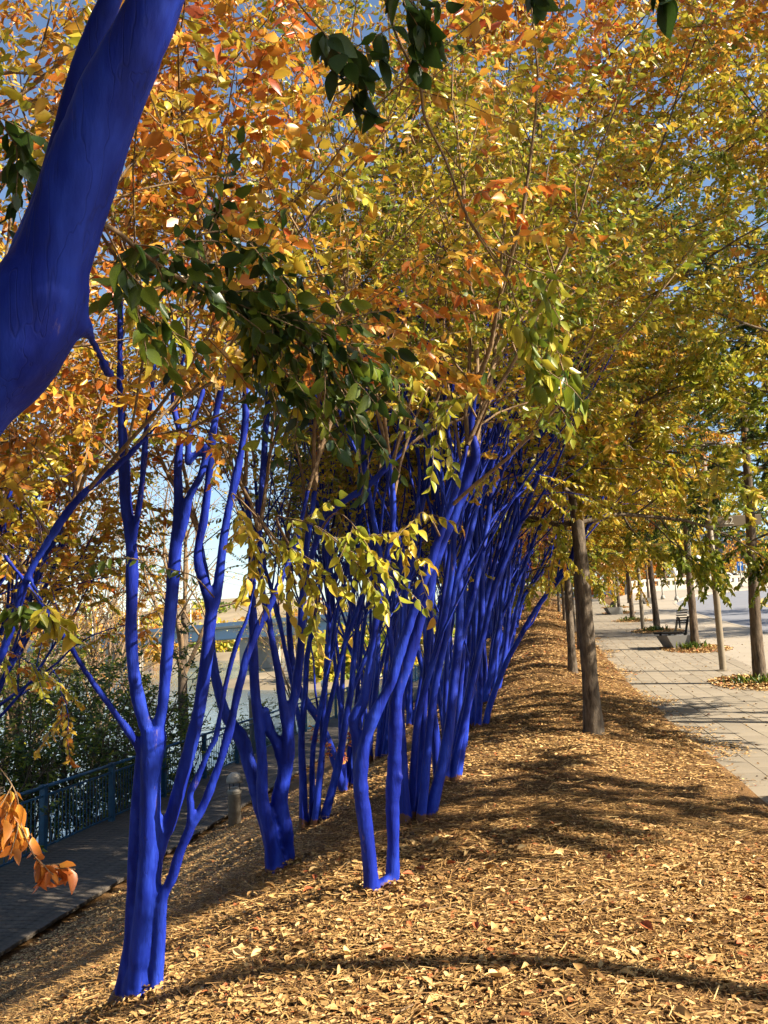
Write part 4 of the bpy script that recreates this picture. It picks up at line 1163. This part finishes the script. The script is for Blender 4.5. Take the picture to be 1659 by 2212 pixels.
# ------------------------------------------------------------------ far woodland, bridge across the river
def clumps(name, centres, rad, per, size, hue, hv, label=None):
    ps, hs, ss = [], [], []
    for c, r_, h in zip(centres, rad, hue):
        a = rng.normal(size=(per, 3)); a /= np.linalg.norm(a, axis=1)[:, None]
        rr_ = r_ * rng.uniform(.65, 1.05, per)[:, None] * (1 + .25 * np.sin(a[:, :1] * 5) * np.cos(a[:, 1:2] * 4))
        ps.append(np.array(c) + a * rr_ * [1, 1, 1.15]); hs.append(h + rng.normal(0, hv, per)); ss.append(rng.uniform(.6, 1.2, per) * size)
    p = np.concatenate(ps); n = len(p)
    me = leaves_mesh(name, p, rng.normal(size=(n, 3)), rng.normal(size=(n, 3)) + [0, 0, .5], np.concatenate(ss), np.clip(np.concatenate(hs), 0, 1), 1.4)
    o = mobj(name, me, LEAF); o.color = (.5, 0, 0, 1); o['kind'] = 'stuff'
    if label: o['label'] = label
    return o
cs, rs, hs = [], [], []
for k in range(330):
    a = R(random.uniform(-62, 8)); dd_ = random.uniform(312, 520)
    z = WATER + 2 + 26 * float(sst((dd_ - 340) / 260))
    r_ = random.uniform(3.0, 6.0)
    cs.append((dd_ * math.sin(a), dd_ * math.cos(a), z + r_ * .8)); rs.append(r_); hs.append(random.choice((.28, .4, .44, .5, .56, .6, .66)))
clumps('far_woodland', cs, rs, 75, 2.5, hs, .05, 'autumn woodland on the far river bank')
# wooded point nearer on the right of the water
cs, rs, hs = [], [], []
for k in range(60):
    p = P(random.uniform(690, 900), 1500, random.uniform(120, 170)); r_ = random.uniform(2, 4)
    cs.append((p.x, p.y, WATER + r_ * .9 + random.uniform(0, 2))); rs.append(r_); hs.append(random.choice((.3, .4, .46, .52)))
clumps('near_point_woodland', cs, rs, 110, 1.3, hs, .05, 'yellow green trees on the wooded point in the river')
isl = MB(); p = P(790, 1500, 145)
isl_pts = [(p.x + 26 * math.cos(a) * (1 + .1 * math.sin(3 * a)), p.y + 34 * math.sin(a), WATER - .3) for a in np.linspace(0, 6.28, 25)[:-1]]
isl_top = [(p.x + (x - p.x) * .8, p.y + (y - p.y) * .8, WATER + .7) for x, y, z in isl_pts]
isl.poly(isl_pts + isl_top, [tuple(range(24, 48))] + [(q_, (q_ + 1) % 24, 24 + (q_ + 1) % 24, 24 + q_) for q_ in range(24)])
tag(isl.build('wooded_point', FARBANK), kind='structure')

br_ = empty('river_bridge', (0, 0, 0), 'pale blue girder bridge crossing the river in the distance', 'bridge')
e0, e1_ = P(-60, 1402, 300), P(1000, 1318, 165)
ax = (e1_ - e0); L_ = ax.length; ax.normalize(); nrm_ = Vector((-ax.y, ax.x, 0)).normalized()
def obox(mb, s0, s1, w0, w1, z0, z1):
    pts = []
    for z in (z0, z1):
        for s_, w in ((s0, w0), (s1, w0), (s1, w1), (s0, w1)):
            q_ = e0 + ax * s_ + nrm_ * w; pts.append((q_.x, q_.y, q_.z + z))
    return mb.poly(pts, [(3, 2, 1, 0), (4, 5, 6, 7), (0, 1, 5, 4), (1, 2, 6, 5), (2, 3, 7, 6), (3, 0, 4, 7)])
obox(MB(), 0, L_ + 60, -6, 6, -2.6, -.2).build('girder', STEELB, br_)
obox(MB(), 0, L_ + 60, -7, 7, -.15, .35).build('deck', PALEC, br_)
for w in (-6.9, 6.9):
    obox(MB(), 0, L_ + 60, w - .1, w + .1, .4, 1.2).build('parapet', STEELB, br_)
for k in range(9):
    s_ = 8 + k * L_ / 9
    q_ = e0 + ax * s_
    MB().tube([(q_.x, q_.y, q_.z + .3), (q_.x, q_.y, q_.z + 8)], [.16, .1], 6).build('lamp_mast', WHITE, br_)
for s_ in (L_ * .18, L_ * .45, L_ * .72):
    obox(MB(), s_ - 1.5, s_ + 1.5, -5, 5, WATER - 3 - e0.z, -2.65).build('pier', PALESTONE, br_)
# tall stone pier
pr = empty('stone_pier', tuple(P(782, 1480, 190)), 'tall pale stone bridge pier rising from the river', 'pier')
pr.location.z = WATER
hp = P(782, 1318, 190).z - WATER
z = 0; ci = 0
while z < hp:
    w = 2.1 - .5 * z / hp
    for sx in (-1, 1):
        MB().box(min(0, sx * w) + .03, max(0, sx * w) - .03, -2.2, 2.2, z + .02, z + 1.15, .05).build('stone_block', PALESTONE, pr)
    z += 1.2; ci += 1
MB().box(-2.2, 2.2, -2.5, 2.5, z, z + .7, .06).build('cap_stone', PALESTONE, pr)
MB().box(-1.5, 1.5, -2.0, 2.0, -2, z, 0).build('core', PALESTONE, pr)

# ------------------------------------------------------------------ street furniture
def bench(u, v, rz, lab, shape):
    r = empty('bench', (u, v, float(zp(v))), lab, 'bench', 'concrete base benches', rz)
    # concrete block, sides sloping in to the ground, rounded outer end
    L2 = .95
    pts = []
    for (z, a0, a1, yy) in ((-.06, -.26, .40, .40), (.37, -.50, .40, .46)):
        ring = [(a0, -yy), (.15, -yy), (.30, -yy * .8), (.38, -yy * .4), (.40, 0), (.38, yy * .4), (.30, yy * .8), (.15, yy), (a0, yy)]
        pts += [(x, y, z) for x, y in ring]
    n = 9
    fs = [tuple(range(n))[::-1], tuple(range(n, 2 * n))] + [(q_, (q_ + 1) % n, n + (q_ + 1) % n, n + q_) for q_ in range(n)]
    MB().poly(pts, fs).build('concrete_base', BENCHC, r)
    if shape:
        for k in range(6):
            x = -.60 + k * .105
            MB().box(x, x + .085, -.42, .42, .445, .475, .006).build('seat_slat', DARKM, r)
        for y in (-.36, .36):
            MB().box(-.58, .12, y - .02, y + .02, .415, .443).build('seat_bar', DARKM, r)
            MB().box(-.42, -.36, y - .02, y + .02, .365, .417).build('foot', DARKM, r)
            MB().box(.02, .08, y - .02, y + .02, .365, .417).build('foot', DARKM, r)
            MB().poly([(.02, y * 1.1 - .02, .37), (.08, y * 1.1 - .02, .37), (.20, y * 1.1 - .02, .90), (.15, y * 1.1 - .02, .90), (.02, y * 1.1 + .02, .37), (.08, y * 1.1 + .02, .37), (.20, y * 1.1 + .02, .90), (.15, y * 1.1 + .02, .90)],
                      [(0, 1, 2, 3), (7, 6, 5, 4), (0, 4, 5, 1), (1, 5, 6, 2), (2, 6, 7, 3), (3, 7, 4, 0)]).build('back_post', DARKM, r)
        for k in range(6):
            z = .70 + k * .072; x = .02 + (z - .37) * .19
            MB().box(x + .005, x + .03, -.375, .375, z, z + .034).build('back_slat', DARKM, r)
        MB().box(.05, .078, -.03, .03, .56, .87).build('back_strap', DARKM, r)
pbx = P(1468, 1402, 24.6)
bench(pbx.x, pbx.y, R(12), 'dark slatted bench seat on a grey concrete block beside a street tree', True)
pq = P(1328, 1320, 46); bench(pq.x, pq.y, R(8), 'low concrete bench block far along the paving by a lamp pole', False)
pq = P(1400, 1300, 56); bench(pq.x, pq.y, R(8), 'pale concrete bench block near the bend, far along the sidewalk', False)

def lamp(px, py, D_, H, lab, sign, rr_=.075):
    p = P(px, py, D_); z0 = float(zp(p.y))
    r = empty('lamp_pole', (p.x, p.y, z0), lab, 'lamp pole', 'tan lamp poles')
    MB().lathe([(rr_ * 1.05, -.02), (rr_, .05), (rr_ * .95, 1.5), (rr_ * .7, H)], 18).build('shaft', POLE, r, True)
    MB().lathe([(rr_ * 2.2, 0), (rr_ * 2.2, .02), (rr_ * 1.3, .03)], 16).build('base_plate', POLE, r)
    MB().tube([(0, 0, H - .05), (.4, 0, H + .12), (1.0, 0, H + .15)], [.035, .03, .03], 8).build('arm', POLE, r, True)
    MB().lathe([(.24, H + .02), (.22, H + .1), (.06, H + .18)], 14).build('lamp_head', POLE, r, True).location.x = 1.0
    if sign:
        zs = sign[0]; w = sign[1]; h = sign[2]
        b = MB().box(.06, .06 + w, -.02, .02, zs - h / 2, zs + h / 2, .01).build('sign_panel', sign[3], r)
        MB().lathe([(rr_ * 1.25, zs - .16), (rr_ * 1.25, zs + .16)], 16).build('sign_collar', POLE, r, True)
        if sign[4]:
            cu = bpy.data.curves.new('number', 'FONT'); cu.body = sign[4]; cu.size = h * .95; cu.extrude = .003; cu.align_x = 'CENTER'; cu.align_y = 'CENTER'
            ot = bpy.data.objects.new('tmp', cu); scene.collection.objects.link(ot)
            me = bpy.data.meshes.new_from_object(ot.evaluated_get(bpy.context.evaluated_depsgraph_get())); me.name = 'number'
            bpy.data.objects.remove(ot)
            me.materials.clear()
            no = mobj('number', me, SIGNW, b); no.location = (.06 + w * .33, -.026, zs); no.rotation_euler = (math.pi / 2, 0, 0)
    return r
pz = P(1562, 1448, 19)
zsgn = P(1560, 1122, 19).z - float(zp(pz.y))
lamp(1562, 1448, 19, 5.6, 'nearest tan lamp pole on the paving, with a 22 sign on its arm', (zsgn, 1.05, .24, SIGNT, '22'))
lamp(1389, 1356, 33, 5.6, 'second tan lamp pole along the paving, with a blue sign', (3.05, .6, .2, SIGNB, None))
lamp(1331, 1324, 46, 5.6, 'third tan lamp pole far along the paving, with a blue sign', (3.0, .6, .3, SIGNB, None))

def street_lamp(px, py, D_, topy, lab, head='ball'):
    p = P(px, py, D_); z0 = float(zp(p.y)); p.z = z0
    h = P(px, topy, D_).z - P(px, py, D_).z
    r = empty('street_lamp', (p.x, p.y, z0), lab, 'street lamp', 'slender lamps along the bend')
    MB().lathe([(.09, -.1), (.06, .4), (.045, h)], 10).build('shaft', LAMPM, r, True)
    MB().lathe([(.16, 0), (.16, .12), (.08, .3)], 10).build('base', LAMPM, r, True)
    if head == 'ball':
        MB().lathe([(.10, h), (.2, h + .12), (.22, h + .3), (.16, h + .48), (.02, h + .58)], 12).build('globe', WHITE, r, True)
    elif head == 'sign':
        MB().box(-.24, .24, -.02, .02, h - .75, h, .01).build('sign_panel', SIGNB, r)
        MB().box(-.14, .14, -.026, -.021, h - .32, h - .12).build('sign_mark', SIGNW, r)
street_lamp(1461, 1285, 58, 1232, 'white headed lamp on the sidewalk at the start of the bend')
street_lamp(1513, 1267, 68, 1205, 'white headed lamp in front of the balustrade')
street_lamp(1431, 1278, 60, 1225, 'slim lamp shaft at the left end of the balustrade', 'none')
street_lamp(1602, 1258, 71, 1203, 'blue road sign on a thin post at the bend', 'sign')

# white balustrade along the outside of the bend
bal = empty('balustrade', (0, 0, 0), 'long white concrete balustrade with rectangular openings along the road bend', 'balustrade')
wl = along(walk_pts[int(len(walk_pts) * .55):] , 60)
st = np.argmin(np.abs(wl[:, 0] - 7.6))
wl = along(np.array([(7.2, 71.5), (9.4, 74.6), (13.5, 77.6), (19, 81.0), (25, 83.6), (31.5, 86.0), (45, 91)]), 34)
for k in range(len(wl) - 1):
    a, b = wl[k], wl[k + 1]
    z = float(zp((a[1] + b[1]) / 2)); an = math.atan2(b[1] - a[1], b[0] - a[0]); L2 = float(np.linalg.norm(b - a))
    for nm, args in (('base_wall', (-.0, L2, -.12, .12, -.5, .42)), ('handrail', (0, L2, -.14, .14, .80, 1.0))):
        o = MB().box(*args).build(nm, PALEC, bal); o.location = (a[0], a[1], z); o.rotation_euler.z = an
    for q_ in range(2):
        o = MB().box(L2 * (q_ + .5) / 2 - .13, L2 * (q_ + .5) / 2 + .13, -.11, .11, .42, .80).build('baluster', PALEC, bal); o.location = (a[0], a[1], z); o.rotation_euler.z = an

# vehicles beyond the balustrade
def car(px, py, D_, rz, lab, h=1.5):
    p = P(px, py, D_)
    r = empty('parked_car', (p.x, p.y, float(zp(p.y)) + .1), lab, 'car', 'white cars beyond the balustrade', rz)
    prof = [(-2.2, .35), (-2.2, .85), (-1.9, .98), (-1.3, 1.02), (-.8, h - .04), (1.0, h), (1.7, 1.05), (2.15, .95), (2.2, .35)]
    n = len(prof)
    MB().poly([(x, -.85, z) for x, z in prof] + [(x, .85, z) for x, z in prof], [tuple(range(n))[::-1], tuple(range(n, 2 * n))] + [(q_, (q_ + 1) % n, n + (q_ + 1) % n, n + q_) for q_ in range(n)]).build('body', CARW, r)
    for y in (-.856, .856):
        MB().poly([(-1.15, y, 1.05), (-.72, y, h - .1), (.92, y, h - .08), (1.45, y, 1.06)], [(0, 1, 2, 3) if y > 0 else (3, 2, 1, 0)]).build('side_window', GLASS, r)
    for x in (-1.35, 1.35):
        for y in (-.8, .8):
            w = MB().lathe([(.30, -.1), (.33, -.06), (.33, .06), (.30, .1)], 14).build('wheel', TYRE, r, True); w.location = (x, y, .33); w.rotation_euler.x = math.pi / 2
car(1548, 1246, 92, R(25), 'nearer white car in front of the stone pier beyond the balustrade')
car(1566, 1238, 100, R(25), 'farther white car in front of the stone pier beyond the balustrade', 1.7)

# road bridge beyond the bend: stone pier and dark girder
rb = empty('road_bridge', (0, 0, 0), 'grey road bridge on a stone pier beyond the bend', 'bridge')
g0, g1 = P(1380, 1190, 152), P(1850, 1172, 142)
e0 = g0; ax = (g1 - g0); L_ = ax.length; ax.normalize(); nrm_ = Vector((-ax.y, ax.x, 0)).normalized()
obox(MB(), -6, L_ + 30, -5, 5, -2.2, .6).build('girder', STEELD, rb)
obox(MB(), -6, L_ + 30, -6, 6, .65, 1.15).build('deck', STEELB, rb)
obox(MB(), -6, L_ + 30, -5.9, -5.6, 1.2, 2.2).build('parapet', STEELD, rb)
pc = P(1554, 1240, 148)
zb, zt = 4.0, float((e0 + ax * 40).z) - 2.3
z = zb; k = 0
while z < zt:
    for sx in (-1, 1):
        a0, a1 = (-1.75, -.03) if sx < 0 else (.03, 1.75)
        if k % 2: a0, a1 = (-1.75, .35) if sx < 0 else (.41, 1.75)
        o = MB().box(a0, a1, -2.4, 2.4, z + .03, z + 1.02, .06).build('stone_block', STONE, rb); o.location = (pc.x, pc.y, 0)
    z += 1.05; k += 1
o = MB().box(-1.5, 1.5, -2.1, 2.1, 2, zt).build('pier_core', STONE, rb); o.location = (pc.x, pc.y, 0)

# autumn bushes and trees behind the balustrade and at the head of the path: each its own
def bushy(name, px, D_, zb, r_, hue, label, per=700, size=.5, tall=1.0, cat='bush', group='bushes beyond the bend', trunk=0):
    p = P(px, 1300, D_); base = (p.x, p.y, zb)
    root = empty(name, base, label, cat, group)
    lines = []
    rr_ = np.random.default_rng(int(px * 7 + D_))
    for k in range(9):
        a = rr_.uniform(0, 6.28); L2 = r_ * tall * 1.1 + trunk
        pts = [np.array([0, 0, -.3]), np.array([0, 0, trunk + .1]), np.array([math.cos(a) * r_ * .4, math.sin(a) * r_ * .4, trunk + r_ * tall * .7]), np.array([math.cos(a) * r_ * .7, math.sin(a) * r_ * .7, trunk + r_ * tall * 1.2])]
        lines.append((np.array(pts), np.array([.06, .05, .035, .012]) * (1 + trunk * .5), 5))
    mobj('trunk', tubes_mesh('trunk', lines), BARK, root)
    n = per; v = rr_.normal(size=(n, 3)); v /= np.linalg.norm(v, axis=1)[:, None]
    lob = rr_.normal(size=(9, 3)) * [.55, .55, .5]; w = lob[rr_.integers(0, 9, n)]
    q_ = (w + v * rr_.uniform(.15, .55, n)[:, None]) * r_ * [1, 1, tall] + [0, 0, trunk + r_ * tall * .8]
    me = leaves_mesh('crown', q_, rr_.normal(size=(n, 3)), rr_.normal(size=(n, 3)) + [0, 0, .6], rr_.uniform(.6, 1.2, n) * size, np.clip(hue + rr_.normal(size=n) * .06, 0, 1), 1.2)
    c = mobj('crown', me, LEAF, root); c.color = (.5, 0, 0, 1); c['kind'] = 'stuff'
zz = 5.0
for px, D_, r_, hue, lab, tall in ((1440, 88, 2.6, .36, 'olive bush behind the left end of the balustrade', 1.0), (1480, 95, 3.0, .52, 'tan bush behind the balustrade left of the stone pier', 1.0), (1515, 100, 2.6, .58, 'rust coloured bush close to the stone pier', 1.0),
        (1600, 104, 3.6, .62, 'pinkish brown bush just right of the stone pier', 1.2), (1640, 100, 3.4, .55, 'tan bush behind the blue road sign', 1.1), (1690, 98, 3.6, .6, 'brown bush at the right edge beyond the bend', 1.1),
        (1400, 84, 2.2, .70, 'orange bush at the head of the sidewalk', .8), (1250, 78, 2.4, .5, 'tan bush at the far end of the mulch mound', .9), (1215, 84, 3.0, .44, 'olive bush closing the end of the blue row', 1.0), (1300, 82, 2.6, .66, 'rust bush beyond the end of the paved path', .9), (1345, 84, 2.6, .46, 'yellow green bush beyond the end of the paved path', 1.0)):
    bushy('autumn_bush', px, D_, zz - .6 if px < 1420 else zz, r_, hue, lab, 900, .45, tall)
for px, D_, r_, hue, lab, tr in ((1440, 82, 3.0, .50, 'golden tree above the left end of the balustrade', 4.5), (1480, 90, 3.2, .47, 'yellow tree behind the slim lamp shaft', 5.0), (1330, 90, 3.4, .56, 'gold tree beyond the end of the path', 3.5), (1180, 95, 4.0, .60, 'orange tree beyond the end of the blue row', 3.0),
        (1560, 128, 4.5, .44, 'yellow green tree hanging before the road bridge', 9.0), (1700, 125, 5.0, .34, 'green tree before the road bridge at the right edge', 8.0), (1250, 100, 4.0, .50, 'yellow tree rising over the crest of the mound', 4.0)):
    bushy('autumn_tree', px, D_, zz - .5, r_, hue, lab, 1500, .55, 1.0, 'tree', 'trees beyond the bend', tr)
# tall weeping tree at the upper right corner
wt = empty('weeping_tree', (17.5, 30, float(zp(30)) - .2), 'tall weeping green tree behind the upper right corner', 'tree')
ln = [(np.array([(0, 0, -.3), (0, .2, 5), (-.3, 0, 11), (-.2, 0, 17)]), np.array([.3, .24, .16, .05]), 8)]
wl_ = []
rw = np.random.default_rng(5)
for k in range(60):
    a = rw.uniform(0, 6.28); L2 = rw.uniform(1.5, 4); z = rw.uniform(8, 16.5)
    pts = np.array([(-.2, 0, z), (math.cos(a) * L2 * .5, math.sin(a) * L2 * .5, z + 1), (math.cos(a) * L2, math.sin(a) * L2, z + .4), (math.cos(a) * L2 * 1.15, math.sin(a) * L2 * 1.15, z - 1.5)])
    ln.append((catmull(pts, 3), np.linspace(.05, .008, 10), 4))
    for q_ in range(14):
        b = pts[1] + (pts[2] - pts[1]) * rw.uniform(0, 1) + rw.normal(size=3) * .3
        for s_ in np.arange(0, rw.uniform(1, 3), .12):
            wl_.append((b + [rw.normal() * .05, rw.normal() * .05, -s_], np.array([rw.normal() * .4, rw.normal() * .4, -1]), rw.normal(size=3), .16, .2 + rw.normal() * .05))
mobj('trunk', tubes_mesh('trunk', ln), BARK, wt)
wa = [np.array([x[k] for x in wl_], float) for k in range(5)]
c = mobj('crown', leaves_mesh('crown', wa[0], wa[1], wa[2], wa[3], np.clip(wa[4], 0, 1), .3), LEAF, wt); c['kind'] = 'stuff'; c.color = (.5, 0, 0, 1)
